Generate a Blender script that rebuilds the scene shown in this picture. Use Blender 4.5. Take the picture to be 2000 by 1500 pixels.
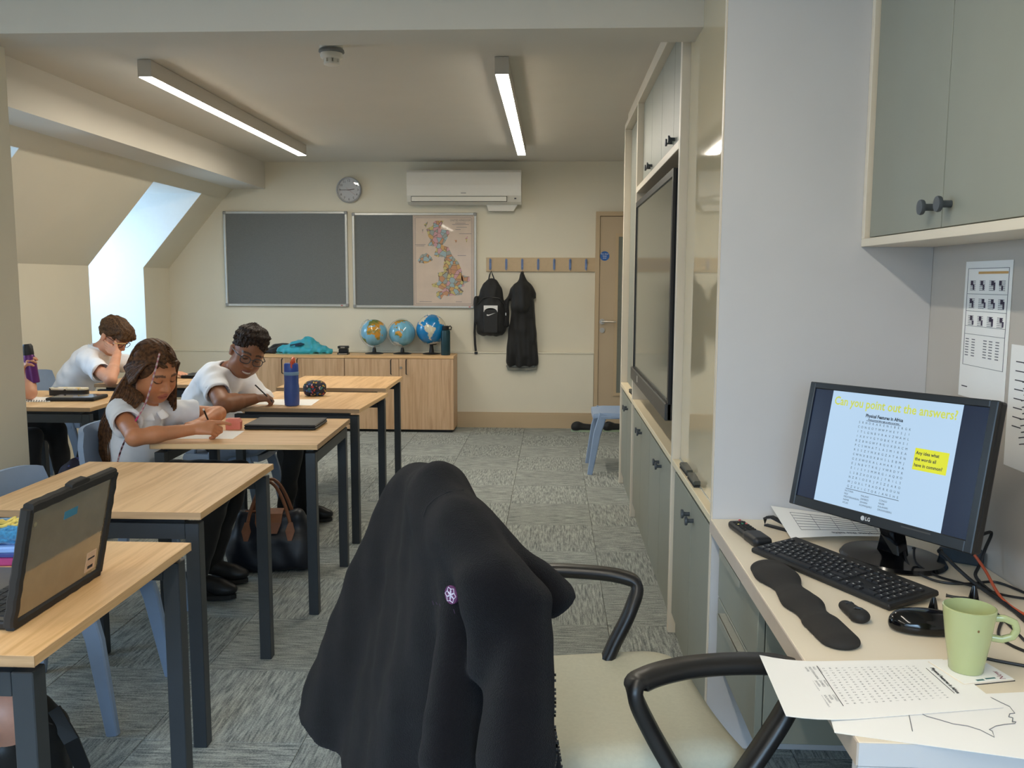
import bpy, bmesh, math, random
import numpy as np
from mathutils import Matrix, Vector
random.seed(7); np.random.seed(7)
for o in list(bpy.data.objects): bpy.data.objects.remove(o)
SC = bpy.context.scene; COL = SC.collection
# ------------------------------------------------------------------ camera
F = 1720.0; EYE = 1.42
YAW, PIT, ROL = math.radians(2.614), math.radians(6.673), math.radians(-0.214)
def _cam():
    cy, sy, cp, sp, cr, sr = math.cos(YAW), math.sin(YAW), math.cos(PIT), math.sin(PIT), math.cos(ROL), math.sin(ROL)
    f = np.array([-sy*cp, cy*cp, -sp]); r = np.array([cy, sy, 0.]); d = np.cross(f, r)
    return np.array([cr*r+sr*d, -sr*r+cr*d, f])
CM = _cam(); CP = np.array([0, 0, EYE])
cam = bpy.data.objects.new('camera', bpy.data.cameras.new('camera')); COL.objects.link(cam)
cam.data.sensor_width = 36; cam.data.sensor_fit = 'HORIZONTAL'; cam.data.lens = F/2000*36
cam.data.clip_start = .05
mw = Matrix.Identity(4)
for i in range(3):
    mw[i][0] = CM[0][i]; mw[i][1] = -CM[1][i]; mw[i][2] = -CM[2][i]; mw[i][3] = CP[i]
cam.matrix_world = mw; SC.camera = cam
# ------------------------------------------------------------------ world, view
w = bpy.data.worlds.new('world'); SC.world = w; w.use_nodes = True
bg = w.node_tree.nodes['Background']; bg.inputs[0].default_value = (.62, .8, 1, 1); bg.inputs[1].default_value = 1.6
SC.view_settings.view_transform = 'Standard'; SC.view_settings.look = 'None'
SC.view_settings.gamma = 1; SC.view_settings.use_curve_mapping = False; SC.view_settings.exposure = 0.3
# daylight through the windows (dormers on the left, window wall behind the camera)
def area(name, loc, direction, sx, sy, power, col, spread=180):
    L = bpy.data.lights.new(name, 'AREA'); L.shape = 'RECTANGLE'; L.size = sx; L.size_y = sy; L.energy = power; L.color = col
    L.spread = math.radians(spread)
    o = bpy.data.objects.new(name, L); COL.objects.link(o); o.location = loc
    o.rotation_euler = Vector(direction).to_track_quat('-Z', 'Z').to_euler(); return o
DAY = (.46, .71, 1.0)
for y_, w_, e_ in ((7.515, .9, 20), (4.765, .9, 22), (1.6, 1.35, 34)): area('daylight_dormer', (-4.62, y_, 1.65), (1, 0, -.45), w_, 1.3, e_, DAY, 140)
area('daylight_rear_window', (-.9, -2.02, 1.55), (0, 1, -.9), 3.2, 1.3, 60, DAY, 84)
LAMP_COL = (1.0, .92, .78); LAMP_E = 45.0

# ------------------------------------------------------------------ pixel -> world helpers (2000x1500 frame)
def ray(x, y): return CM.T @ np.array([(x-1000)/F, (y-750)/F, 1.])
def onz(x, y, z): d = ray(x, y); return CP+d*((z-EYE)/d[2])
def onx(x, y, X): d = ray(x, y); return CP+d*(X/d[0])
def ony(x, y, Y): d = ray(x, y); return CP+d*(Y/d[1])
A = np.array
# ------------------------------------------------------------------ materials
MATS = {}
def _n(nt, t, **kw):
    n = nt.nodes.new(t)
    for k, v in kw.items(): setattr(n, k, v)
    return n
def mat(name, col, rough=.5, metal=0., var=.06, scale=30., bump=0., bscale=200., spec=.5, sheen=0., trans=0., stretch=(1, 1, 1), coat=0., emit=None, es=0.):
    if name in MATS: return MATS[name]
    m = bpy.data.materials.new(name); m.use_nodes = True; nt = m.node_tree; b = nt.nodes['Principled BSDF']
    b.inputs['Roughness'].default_value = rough; b.inputs['Metallic'].default_value = metal
    b.inputs['Specular IOR Level'].default_value = spec; b.inputs['Sheen Weight'].default_value = sheen
    b.inputs['Transmission Weight'].default_value = trans; b.inputs['Coat Weight'].default_value = coat
    tc = _n(nt, 'ShaderNodeTexCoord'); mp = _n(nt, 'ShaderNodeMapping'); mp.inputs['Scale'].default_value = stretch
    nt.links.new(tc.outputs['Object'], mp.inputs[0])
    no = _n(nt, 'ShaderNodeTexNoise'); no.inputs['Scale'].default_value = scale; no.inputs['Detail'].default_value = 4
    nt.links.new(mp.outputs[0], no.inputs['Vector'])
    cr = _n(nt, 'ShaderNodeValToRGB'); c = A(col[:3], float)
    cr.color_ramp.elements[0].position = .3; cr.color_ramp.elements[1].position = .7
    cr.color_ramp.elements[0].color = (*np.clip(c*(1-var), 0, 1), 1); cr.color_ramp.elements[1].color = (*np.clip(c*(1+var), 0, 1), 1)
    nt.links.new(no.outputs[0], cr.inputs[0]); nt.links.new(cr.outputs[0], b.inputs['Base Color'])
    if bump:
        n2 = _n(nt, 'ShaderNodeTexNoise'); n2.inputs['Scale'].default_value = bscale; n2.inputs['Detail'].default_value = 3
        nt.links.new(mp.outputs[0], n2.inputs['Vector'])
        bp = _n(nt, 'ShaderNodeBump'); bp.inputs['Strength'].default_value = bump; bp.inputs['Distance'].default_value = .004
        nt.links.new(n2.outputs[0], bp.inputs['Height']); nt.links.new(bp.outputs[0], b.inputs['Normal'])
    if emit:
        b.inputs['Emission Color'].default_value = (*emit, 1); b.inputs['Emission Strength'].default_value = es
    MATS[name] = m; return m
def sr(r, g, b):   # sRGB 0-255 -> linear
    return tuple(((v/255+.055)/1.055)**2.4 if v > 10 else v/255/12.92 for v in (r, g, b))
def wood(name, c0, c1, axis=1, rough=.45, scale=1.):
    if name in MATS: return MATS[name]
    m = bpy.data.materials.new(name); m.use_nodes = True; nt = m.node_tree; b = nt.nodes['Principled BSDF']
    b.inputs['Roughness'].default_value = rough
    tc = _n(nt, 'ShaderNodeTexCoord'); mp = _n(nt, 'ShaderNodeMapping')
    s = [30*scale]*3; s[axis] = 1.6*scale; mp.inputs['Scale'].default_value = s
    oi = _n(nt, 'ShaderNodeObjectInfo'); ad = _n(nt, 'ShaderNodeVectorMath'); ad.operation = 'ADD'
    nt.links.new(tc.outputs['Object'], ad.inputs[0]); 
    ml = _n(nt, 'ShaderNodeVectorMath'); ml.operation = 'SCALE'; ml.inputs['Scale'].default_value = 7.3
    nt.links.new(oi.outputs['Random'], ml.inputs[0]); nt.links.new(ml.outputs[0], ad.inputs[1]); nt.links.new(ad.outputs[0], mp.inputs[0])
    no = _n(nt, 'ShaderNodeTexNoise'); no.inputs['Scale'].default_value = 1.0; no.inputs['Detail'].default_value = 6; no.inputs['Roughness'].default_value = .65; no.inputs['Distortion'].default_value = .5
    nt.links.new(mp.outputs[0], no.inputs['Vector'])
    cr = _n(nt, 'ShaderNodeValToRGB'); e = cr.color_ramp.elements
    e[0].position = .34; e[0].color = (*c0, 1); e[1].position = .58; e[1].color = (*c1, 1)
    nt.links.new(no.outputs[0], cr.inputs[0]); nt.links.new(cr.outputs[0], b.inputs['Base Color'])
    bp = _n(nt, 'ShaderNodeBump'); bp.inputs['Strength'].default_value = .06; bp.inputs['Distance'].default_value = .002
    nt.links.new(no.outputs[0], bp.inputs['Height']); nt.links.new(bp.outputs[0], b.inputs['Normal'])
    MATS[name] = m; return m
def vcol_mat(name, rough=.5, var=.04, scale=60, sss=0., bump=0., bscale=300, sheen=0., coat=0.):
    m = mat(name, (.5, .5, .5), rough, var=var, scale=scale, bump=bump, bscale=bscale, sheen=sheen, coat=coat); nt = m.node_tree; b = nt.nodes['Principled BSDF']
    at = _n(nt, 'ShaderNodeVertexColor'); at.layer_name = 'Col'
    mx = _n(nt, 'ShaderNodeMix'); mx.data_type = 'RGBA'; mx.blend_type = 'MULTIPLY'; mx.inputs[0].default_value = 1
    cr = [n for n in nt.nodes if n.type == 'VALTORGB'][0]
    cr.color_ramp.elements[0].color = (1-var,)*3+(1,); cr.color_ramp.elements[1].color = (1, 1, 1, 1)
    nt.links.new(at.outputs[0], mx.inputs[6]); nt.links.new(cr.outputs[0], mx.inputs[7]); nt.links.new(mx.outputs[2], b.inputs['Base Color'])
    if sss:
        b.inputs['Subsurface Weight'].default_value = sss; b.inputs['Subsurface Radius'].default_value = (.012, .005, .003); b.inputs['Subsurface Scale'].default_value = 1
    return m
def emis(name, col, s):
    if name in MATS: return MATS[name]
    m = bpy.data.materials.new(name); m.use_nodes = True; nt = m.node_tree
    for n in list(nt.nodes):
        if n.type == 'BSDF_PRINCIPLED': nt.nodes.remove(n)
    e = _n(nt, 'ShaderNodeEmission'); e.inputs[0].default_value = (*col, 1); e.inputs[1].default_value = s
    nt.links.new(e.outputs[0], nt.nodes['Material Output'].inputs[0]); MATS[name] = m; return m
# ------------------------------------------------------------------ mesh builder
def rotm(rx=0, ry=0, rz=0): return Matrix.Rotation(rz, 4, 'Z') @ Matrix.Rotation(ry, 4, 'Y') @ Matrix.Rotation(rx, 4, 'X')
class MB:
    def __init__(s): s.v = []; s.f = []
    def add(s, vs, fs, M=None):
        k = len(s.v)
        if M is not None: vs = [tuple(M @ Vector(v)) for v in vs]
        s.v += [tuple(float(c) for c in v) for v in vs]; s.f += [tuple(i+k for i in f) for f in fs]; return s
    def box(s, x0, x1, y0, y1, z0, z1, bev=0., M=None):
        if bev <= 0:
            vs = [(x, y, z) for x in (x0, x1) for y in (y0, y1) for z in (z0, z1)]
            return s.add(vs, [(0, 1, 3, 2), (4, 6, 7, 5), (0, 4, 5, 1), (2, 3, 7, 6), (0, 2, 6, 4), (1, 5, 7, 3)], M)
        bm = bmesh.new(); bmesh.ops.create_cube(bm, size=1)
        for v in bm.verts: v.co = ((x0+x1)/2+v.co.x*(x1-x0), (y0+y1)/2+v.co.y*(y1-y0), (z0+z1)/2+v.co.z*(z1-z0))
        bmesh.ops.bevel(bm, geom=bm.edges[:], offset=bev, segments=2 if bev > .004 else 1, profile=.5, affect='EDGES')
        bm.verts.index_update(); s.add([v.co[:] for v in bm.verts], [[v.index for v in f.verts] for f in bm.faces], M); bm.free(); return s
    def rings(s, rs, cap=True, closed=False, M=None):
        n = len(rs[0]); vs = [p for r in rs for p in r]; fs = []
        m = len(rs)
        for i in range(m if closed else m-1):
            a, b = i*n, ((i+1) % m)*n
            for j in range(n): fs.append((a+j, a+(j+1) % n, b+(j+1) % n, b+j))
        if cap and not closed: fs.append(tuple(reversed(range(n)))); fs.append(tuple((m-1)*n+j for j in range(n)))
        return s.add(vs, fs, M)
    def grid(s, P, M=None):       # P[i][j] points
        n, m = len(P), len(P[0]); vs = [p for r in P for p in r]
        return s.add(vs, [(i*m+j, i*m+j+1, (i+1)*m+j+1, (i+1)*m+j) for i in range(n-1) for j in range(m-1)], M)
    def tube(s, pts, r, n=8, closed=False, flat=1., up=None, cap=True, M=None):
        pts = [Vector(p) for p in pts]; k = len(pts); rr = r if hasattr(r, '__len__') else [r]*k; rs = []
        prev = None
        for i in range(k):
            a = pts[(i-1) % k] if (closed or i > 0) else pts[i]; b = pts[(i+1) % k] if (closed or i < k-1) else pts[i]
            t = (b-a).normalized() if (b-a).length > 1e-9 else Vector((0, 0, 1))
            if up is not None: u = Vector(up)
            elif prev is not None: u = prev
            else: u = Vector((0, 0, 1)) if abs(t.z) < .9 else Vector((1, 0, 0))
            x = t.cross(u)
            if x.length < 1e-6: x = t.cross(Vector((.3, .8, .5)))
            x.normalize(); y = x.cross(t).normalized(); prev = y
            rs.append([tuple(pts[i]+x*(math.cos(2*math.pi*j/n)*rr[i])+y*(math.sin(2*math.pi*j/n)*rr[i]*flat)) for j in range(n)])
        return s.rings(rs, cap=cap, closed=closed, M=M)
    def bar(s, pts, w, h, up=(0, 0, 1), bev=.2, M=None):   # rounded-rect section along a path
        pts = [Vector(p) for p in pts]; k = len(pts); rs = []
        for i in range(k):
            t = (pts[min(i+1, k-1)]-pts[max(i-1, 0)]).normalized(); u = Vector(up[i] if hasattr(up[0], '__len__') else up)
            x = t.cross(u).normalized(); y = x.cross(t).normalized()
            ww = w[i] if hasattr(w, '__len__') else w; hh = h[i] if hasattr(h, '__len__') else h
            a, b = ww/2, hh/2; c = min(a, b)*bev
            q = [(a, b-c), (a-c, b), (-a+c, b), (-a, b-c), (-a, -b+c), (-a+c, -b), (a-c, -b), (a, -b+c)]
            rs.append([tuple(pts[i]+x*p+y*q_) for p, q_ in q])
        return s.rings(rs, M=M)
    def cyl(s, p0, p1, r0, r1=None, n=20, M=None): return s.tube([p0, p1], [r0, r0 if r1 is None else r1], n, M=M)
    def lathe(s, prof, n=32, M=None, cap=True):  # prof [(r,z)]
        return s.rings([[(r*math.cos(2*math.pi*j/n), r*math.sin(2*math.pi*j/n), z) for j in range(n)] for r, z in prof], cap=cap, M=M)
    def prism(s, poly, z0, z1, M=None):
        n = len(poly); vs = [(x, y, z0) for x, y in poly]+[(x, y, z1) for x, y in poly]
        return s.add(vs, [tuple(reversed(range(n))), tuple(range(n, 2*n))]+[(j, (j+1) % n, n+(j+1) % n, n+j) for j in range(n)], M)
    def ell(s, c, r, n=20, m=12, M=None):
        P = []
        rs = [[(c[0]+r[0]*math.sin(a)*math.cos(2*math.pi*j/n), c[1]+r[1]*math.sin(a)*math.sin(2*math.pi*j/n), c[2]+r[2]*math.cos(a)) for j in range(n)] for a in [math.pi*(i+.02)/(m+.04) for i in range(m+1)]]
        return s.rings([list(reversed(q)) for q in rs], M=M)
    def mesh(s, name):
        me = bpy.data.meshes.new(name); me.from_pydata(s.v, [], s.f)
        bm = bmesh.new(); bm.from_mesh(me); bmesh.ops.recalc_face_normals(bm, faces=bm.faces); bm.to_mesh(me); bm.free(); return me
def smooth(me, ang=35):
    for p in me.polygons: p.use_smooth = True
    try: me.set_sharp_from_angle(angle=math.radians(ang))
    except Exception: pass
def obj(name, mb, m, parent=None, sm=None, loc=None):
    me = mb.mesh(name) if isinstance(mb, MB) else mb
    if sm: smooth(me, sm if sm is not True else 35)
    if m is not None:
        me.materials.clear()
        for q in (m if isinstance(m, (list, tuple)) else [m]): me.materials.append(q)
    o = bpy.data.objects.new(name, me); COL.objects.link(o)
    if parent: o.parent = parent
    if loc is not None: o.location = loc
    return o
def tag(o, label=None, cat=None, group=None, kind=None):
    for k, v in (('label', label), ('category', cat), ('group', group), ('kind', kind)):
        if v: o[k] = v
    return o
def thing(name, label, cat, loc=(0, 0, 0), rz=0., group=None):
    o = bpy.data.objects.new(name, None); COL.objects.link(o); o.location = loc; o.rotation_euler = (0, 0, rz); o.empty_display_size = .05
    return tag(o, label, cat, group)
def struct(name, mb, m, parent=None):
    o = obj(name, mb, m, parent)
    if not parent: o['kind'] = 'structure'
    return o
def dup(root, loc, rz=0., label=None, group=None):
    r = root.copy(); COL.objects.link(r); r.location = loc; r.rotation_euler = (0, 0, rz)
    if label: r['label'] = label
    if group: r['group'] = group
    for ch in list(root.children):
        c = ch.copy(); COL.objects.link(c); c.parent = r
        for g in ch.children:
            d = g.copy(); COL.objects.link(d); d.parent = c
    return r
FONT = bpy.data.fonts[0] if bpy.data.fonts else None
def text_mesh(s, size, align='CENTER', ext=0., width=1., bold=0., space=1., line=1.):
    cu = bpy.data.curves.new('text', 'FONT'); cu.body = s; cu.size = size; cu.align_x = align; cu.align_y = 'CENTER'; cu.extrude = ext
    cu.offset = bold; cu.space_character = space; cu.space_line = line; cu.resolution_u = 2
    o = bpy.data.objects.new('text', cu); COL.objects.link(o); dg = bpy.context.evaluated_depsgraph_get()
    me = bpy.data.meshes.new_from_object(o.evaluated_get(dg)); bpy.data.objects.remove(o)
    if width != 1.: me.transform(Matrix.Scale(width, 4, (1, 0, 0)))
    return me
def text(name, s, size, m, M, parent=None, **kw):   # M maps text xy-plane into parent's space
    me = text_mesh(s, size, **kw); me.transform(M); me.materials.clear(); me.materials.append(m)
    return obj(name, me, None, parent)
def frame(o, x, y):  # matrix with columns x,y,x^y,o
    x = Vector(x).normalized(); y = Vector(y).normalized(); z = x.cross(y)
    return Matrix(((x.x, y.x, z.x, o[0]), (x.y, y.y, z.y, o[1]), (x.z, y.z, z.z, o[2]), (0, 0, 0, 1)))
# ------------------------------------------------------------------ palette
M_wall = mat('wall_paint', sr(222, 215, 196), .85, var=.015, scale=3, bump=.05, bscale=400)
M_ceil = mat('ceiling_paint', sr(212, 206, 194), .9, var=.012, scale=3)
M_trim = mat('tan_gloss_paint', sr(188, 166, 134), .5, var=.02, scale=4)
M_reveal = mat('white_reveal_paint', sr(236, 238, 236), .8, var=.01)
M_cream = mat('cream_laminate', sr(222, 210, 190), .4, var=.015, scale=5)
M_white = mat('white_laminate', sr(206, 205, 206), .45, var=.015, scale=5, bump=.02, bscale=900)
M_sage = mat('sage_laminate', sr(142, 144, 132), .45, var=.02, scale=6, bump=.03, bscale=900)
M_knob = mat('graphite_knob', sr(70, 76, 82), .4, var=.03)
M_gloss = mat('gloss_cream_panel', sr(212, 194, 158), .04, var=.01, scale=2, coat=.6)
M_metal = mat('slate_grey_metal', sr(46, 50, 54), .42, var=.04, metal=.0)
M_alu = mat('anodised_aluminium', sr(200, 200, 196), .35, metal=.5, var=.03)
M_oak = wood('oak_laminate', sr(200, 156, 104), sr(226, 186, 136), 1)
M_oakx = wood('oak_laminate_cross', sr(200, 156, 104), sr(226, 186, 136), 0)
M_oakz = wood('oak_cupboard', sr(182, 146, 110), sr(208, 174, 138), 2)
M_oakedge = wood('oak_edge_band', sr(150, 118, 84), sr(188, 152, 112), 0, scale=.8)
M_plastic = mat('pale_blue_plastic', sr(138, 158, 186), .45, var=.02, bump=.02, bscale=600)
M_black = mat('black_plastic', sr(22, 22, 24), .45, var=.05, bump=.03, bscale=700)
M_blackgloss = mat('gloss_black', sr(10, 10, 12), .12, var=.05)
M_rubber = mat('black_rubber', sr(34, 32, 30), .75, var=.06, bump=.05, bscale=500)
M_paper = mat('white_paper', sr(246, 244, 240), .8, var=.01, scale=6)
M_ink = mat('black_ink', sr(40, 40, 46), .7, var=.02)
M_greyink = mat('grey_ink', sr(120, 120, 124), .7, var=.02)
M_chrome = mat('brushed_steel', sr(190, 184, 174), .28, metal=.9, var=.03)
M_blackcloth = mat('black_nylon', sr(18, 18, 19), .7, var=.15, scale=40, bump=.15, bscale=500, sheen=.1)
M_whitepl = mat('white_plastic', sr(226, 222, 212), .4, var=.01)
def thin_glass(name, tint=(.97, .98, .98), gl=.12):
    m = bpy.data.materials.new(name); m.use_nodes = True; nt = m.node_tree; nt.nodes.remove(nt.nodes['Principled BSDF'])
    tr = _n(nt, 'ShaderNodeBsdfTransparent'); tr.inputs[0].default_value = (*tint, 1); go = _n(nt, 'ShaderNodeBsdfGlossy'); go.inputs['Roughness'].default_value = .03
    lw = _n(nt, 'ShaderNodeLayerWeight'); lw.inputs[0].default_value = .25; mr = _n(nt, 'ShaderNodeMapRange'); mr.inputs[3].default_value = .04; mr.inputs[4].default_value = .04+gl*4
    mx = _n(nt, 'ShaderNodeMixShader'); nt.links.new(lw.outputs['Fresnel'], mr.inputs[0]); nt.links.new(mr.outputs[0], mx.inputs[0]); nt.links.new(tr.outputs[0], mx.inputs[1]); nt.links.new(go.outputs[0], mx.inputs[2]); nt.links.new(mx.outputs[0], nt.nodes['Material Output'].inputs[0]); return m
M_glass = thin_glass('clear_glass')
# ================================================================== SETTING
XL, XR, XA = -3.76, 1.08, 1.62      # left wall, right wall, alcove wall
YB, YF = 8.536, -2.1                # back wall, wall behind the camera
ZC, ZB = 2.546, 2.293
# carpet tiles
def carpet():
    m = bpy.data.materials.new('loop_pile_carpet'); m.use_nodes = True; nt = m.node_tree; b = nt.nodes['Principled BSDF']
    b.inputs['Roughness'].default_value = .95; b.inputs['Specular IOR Level'].default_value = .2
    tc = _n(nt, 'ShaderNodeTexCoord'); oi = _n(nt, 'ShaderNodeObjectInfo')
    sc = _n(nt, 'ShaderNodeVectorMath'); sc.operation = 'SCALE'; sc.inputs['Scale'].default_value = 13.7; nt.links.new(oi.outputs['Random'], sc.inputs[0])
    ad = _n(nt, 'ShaderNodeVectorMath'); ad.operation = 'ADD'; nt.links.new(tc.outputs['Object'], ad.inputs[0]); nt.links.new(sc.outputs[0], ad.inputs[1])
    mp = _n(nt, 'ShaderNodeMapping'); mp.inputs['Scale'].default_value = (130, 12, 1); nt.links.new(ad.outputs[0], mp.inputs[0])
    n1 = _n(nt, 'ShaderNodeTexNoise'); n1.inputs['Scale'].default_value = 1; n1.inputs['Detail'].default_value = 2; n1.inputs['Distortion'].default_value = .4; nt.links.new(mp.outputs[0], n1.inputs['Vector'])
    n2 = _n(nt, 'ShaderNodeTexNoise'); n2.inputs['Scale'].default_value = 230; n2.inputs['Detail'].default_value = 2; nt.links.new(ad.outputs[0], n2.inputs['Vector'])
    mx = _n(nt, 'ShaderNodeMix'); mx.data_type = 'FLOAT'; mx.inputs[0].default_value = .42; nt.links.new(n1.outputs[0], mx.inputs[2]); nt.links.new(n2.outputs[0], mx.inputs[3])
    cr = _n(nt, 'ShaderNodeValToRGB'); e = cr.color_ramp.elements
    e[0].position = .36; e[0].color = (*sr(100, 105, 104), 1); e[1].position = .64; e[1].color = (*sr(176, 179, 172), 1)
    nt.links.new(mx.outputs[0], cr.inputs[0])
    tv = _n(nt, 'ShaderNodeMapRange'); tv.inputs[3].default_value = .93; tv.inputs[4].default_value = 1.06; nt.links.new(oi.outputs['Random'], tv.inputs[0])
    ml = _n(nt, 'ShaderNodeVectorMath'); ml.operation = 'SCALE'; nt.links.new(cr.outputs[0], ml.inputs[0]); nt.links.new(tv.outputs[0], ml.inputs['Scale'])
    nt.links.new(ml.outputs[0], b.inputs['Base Color'])
    bp = _n(nt, 'ShaderNodeBump'); bp.inputs['Strength'].default_value = .6; bp.inputs['Distance'].default_value = .004
    nt.links.new(mx.outputs[0], bp.inputs['Height']); nt.links.new(bp.outputs[0], b.inputs['Normal'])
    return m
M_carpet = carpet()
floor = struct('floor', MB().box(-4.9, XA+.1, YF-.1, YB+.1, -.12, -.006), mat('screed', sr(110, 108, 100), .9))
tile_me = MB().box(-.249, .249, -.249, .249, -.006, 0, .0015).mesh('carpet_tile'); tile_me.materials.append(M_carpet)
for i in range(11):
    for j in range(19):
        x, y = XL+.25+.5*i, YB-.25-.5*j
        if y < .0 and not (-1.5 < x < 1.2): continue
        if x > XA: continue
        t = bpy.data.objects.new('carpet_tile', tile_me); COL.objects.link(t); t.parent = floor; t.location = (x, y, 0); t.rotation_euler = (0, 0, (math.pi/2)*((i+j) % 2))
# ceiling, beams, pillar
ceiling = struct('ceiling', MB().box(-2.78, XA+.1, 3.19, YB+.1, ZC, ZC+.1).box(-2.78, XA+.1, YF-.1, 3.19, ZC, ZC+.1), M_ceil)
struct('trim_1', MB().box(-2.09, XR+.1, 3.19, 3.38, ZB, ZC+.02), M_ceil)               # cross beam
struct('trim_2', MB().box(-3.11, -2.78, YF, YB, ZB, ZC+.1), M_ceil)                    # long beam with soffit
struct('wall_pillar', MB().box(-2.46, -2.09, 3.19, 3.38, 0, ZC), M_wall)
# back wall with boxed-in lower part and skirting
struct('wall_back', MB().box(XL-.4, XA+.1, YB, YB+.12, 0, ZC+.1), M_wall)
struct('wall_lower_back', MB().box(XL, .40, YB-.055, YB, 0, .725), M_wall)
struct('trim_3', MB().box(XL, .40, YB-.062, YB, .722, .738, .003), M_wall)
struct('baseboard_back', MB().box(XL, .40, YB-.075, YB-.055, 0, .135).box(XL, .40, YB-.068, YB-.055, .135, .150), M_trim)
# left wall: low wall, kinked slope, dormer openings with deep reveals
WIN = [(7.03, 8.0), (4.28, 5.25), (.9, 2.3)]
seg = []; y = YF
for a, b in sorted(WIN): seg.append((y, a)); y = b
seg.append((y, YB))
PROF = [(XL, 1.53), (-3.19, 2.2), (-3.10, 2.293)]
lw = MB(); sl = MB()
for a, b in seg:
    lw.box(XL-.12, XL, a, b, 0, 1.535)
    q = [(XL, 1.53), (-3.19, 2.2), (-3.19-.09, 2.2+.08), (XL-.12, 1.53)]
    sl.add([(x, a, z) for x, z in q]+[(x, b, z) for x, z in q], [(0, 1, 2, 3), (7, 6, 5, 4), (0, 4, 5, 1), (1, 5, 6, 2), (2, 6, 7, 3), (3, 7, 4, 0)])
for a, b in WIN: lw.box(XL-.12, XL, a, b, 0, .62)
q = [(-3.19, 2.2), (-3.09, 2.296), (-3.09, 2.42), (-3.30, 2.24)]
sl.add([(x, YF, z) for x, z in q]+[(x, YB, z) for x, z in q], [(0, 1, 2, 3), (7, 6, 5, 4), (0, 4, 5, 1), (1, 5, 6, 2), (2, 6, 7, 3), (3, 7, 4, 0)])
struct('wall_left', lw, M_wall); struct('wall_slope', sl, M_wall)
for k, (a, b) in enumerate(WIN):
    rv = MB(); poly = [(-4.72, .6), (XL-.001, .6), (XL-.001, 1.53), (-3.192, 2.199), (-4.72, 2.199)]
    R = Matrix(((1, 0, 0, 0), (0, 0, -1, 0), (0, 1, 0, 0), (0, 0, 0, 1)))
    rv.prism(poly, -b-.02, -b+.004, R).prism(poly, -a-.004, -a+.02, R)
    rv.box(-4.72, -3.2, a-.02, b+.02, 2.199, 2.23).box(-4.72, XL-.12, a-.02, b+.02, .57, .62)
    obj('wall_dormer', rv, M_reveal)['kind'] = 'structure'
    win = struct('window_%d' % (k+1), MB().box(-4.72, -4.66, a, a+.06, .62, 2.2).box(-4.72, -4.66, b-.06, b, .62, 2.2).box(-4.72, -4.66, a, b, .62, .69).box(-4.72, -4.66, a, b, 2.13, 2.2).box(-4.72, -4.66, a, b, 1.3, 1.35), M_whitepl)
    obj('window_pane', MB().box(-4.695, -4.685, a+.05, b-.05, .68, 2.14), M_glass, win)
# right wall (behind the storage wall), alcove, rear wall with a window behind the camera
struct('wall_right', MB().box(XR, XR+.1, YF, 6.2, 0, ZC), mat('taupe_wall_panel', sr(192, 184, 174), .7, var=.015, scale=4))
struct('wall_alcove', MB().box(XR+.1, XA, 6.2-.02, 6.2, 0, ZC).box(XA, XA+.1, 6.18, YB, 0, ZC), M_wall)
struct('wall_front', MB().box(XL-.4, XA+.1, YF-.1, YF, 0, .85).box(XL-.4, XA+.1, YF-.1, YF, 2.25, ZC+.1).box(XL-.4, -2.55, YF-.1, YF, .85, 2.25).box(.75, XA+.1, YF-.1, YF, .85, 2.25), M_wall)
w4 = struct('window_4', MB().box(-2.55, .75, YF-.08, YF-.02, .85, .92).box(-2.55, .75, YF-.08, YF-.02, 2.18, 2.25).box(-2.55, -2.48, YF-.08, YF-.02, .85, 2.25).box(.68, .75, YF-.08, YF-.02, .85, 2.25).box(-.93, -.87, YF-.08, YF-.02, .85, 2.25), M_whitepl)
obj('window_pane', MB().box(-2.5, .7, YF-.055, YF-.045, .9, 2.2), M_glass, w4)
# door in the back wall
dx0, dx1 = .423, 1.33
door = struct('door_1', MB().box(dx0+.02, dx1, YB-.05, YB-.008, .012, 2.03, .003), mat('tan_door_paint', sr(186, 166, 138), .5, var=.02, scale=4))
struct('trim_4', MB().box(dx0-.02, dx0+.018, YB-.062, YB, 0, 2.034).box(dx0-.02, dx1+.05, YB-.062, YB, 2.034, 2.075).box(dx1+.004, dx1+.05, YB-.062, YB, 0, 2.034), M_trim)
gx0, gx1 = .59, 1.16
obj('vision_frame', MB().box(gx0, gx0+.03, YB-.06, YB-.05, .32, 1.87).box(gx1-.03, gx1, YB-.06, YB-.05, .32, 1.87).box(gx0+.03, gx1-.03, YB-.06, YB-.05, 1.84, 1.87).box(gx0+.03, gx1-.03, YB-.06, YB-.05, .32, .35), M_trim, door)
obj('glass_pane', MB().box(gx0+.028, gx1-.028, YB-.055, YB-.051, .345, 1.845), mat('dim_glass', sr(120, 124, 116), .08, var=.03), door)
c = ony(1176, 628, YB-.05); hnd = MB().cyl((c[0], YB-.05, c[2]), (c[0], YB-.062, c[2]), .027, n=24).tube([(c[0], YB-.06, c[2]), (c[0], YB-.10, c[2]), (c[0]+.02, YB-.112, c[2]), (c[0]+.13, YB-.112, c[2])], .009, 10)
obj('door_handle', hnd, M_chrome, door, sm=True)
c2 = ony(1176, 645, YB-.05); obj('lock_plate', MB().cyl((c2[0], YB-.05, c2[2]), (c2[0], YB-.06, c2[2]), .024, n=24).box(c2[0]-.004, c2[0]+.004, YB-.066, YB-.06, c2[2]-.012, c2[2]+.012), M_chrome, door, sm=True)
c3 = ony(1181, 500, YB-.05); sg = obj('fire_sign', MB().cyl((c3[0], YB-.05, c3[2]), (c3[0], YB-.053, c3[2]), .045, n=32), mat('sign_blue', sr(40, 96, 170), .4), door)
sg['label'] = 'round blue fire door sign'
text('lettering', 'Fire door\nkeep\nshut', .019, mat('white_ink', sr(230, 235, 240), .5), frame((c3[0], YB-.0535, c3[2]), (1, 0, 0), (0, 0, 1)), sg)
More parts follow.
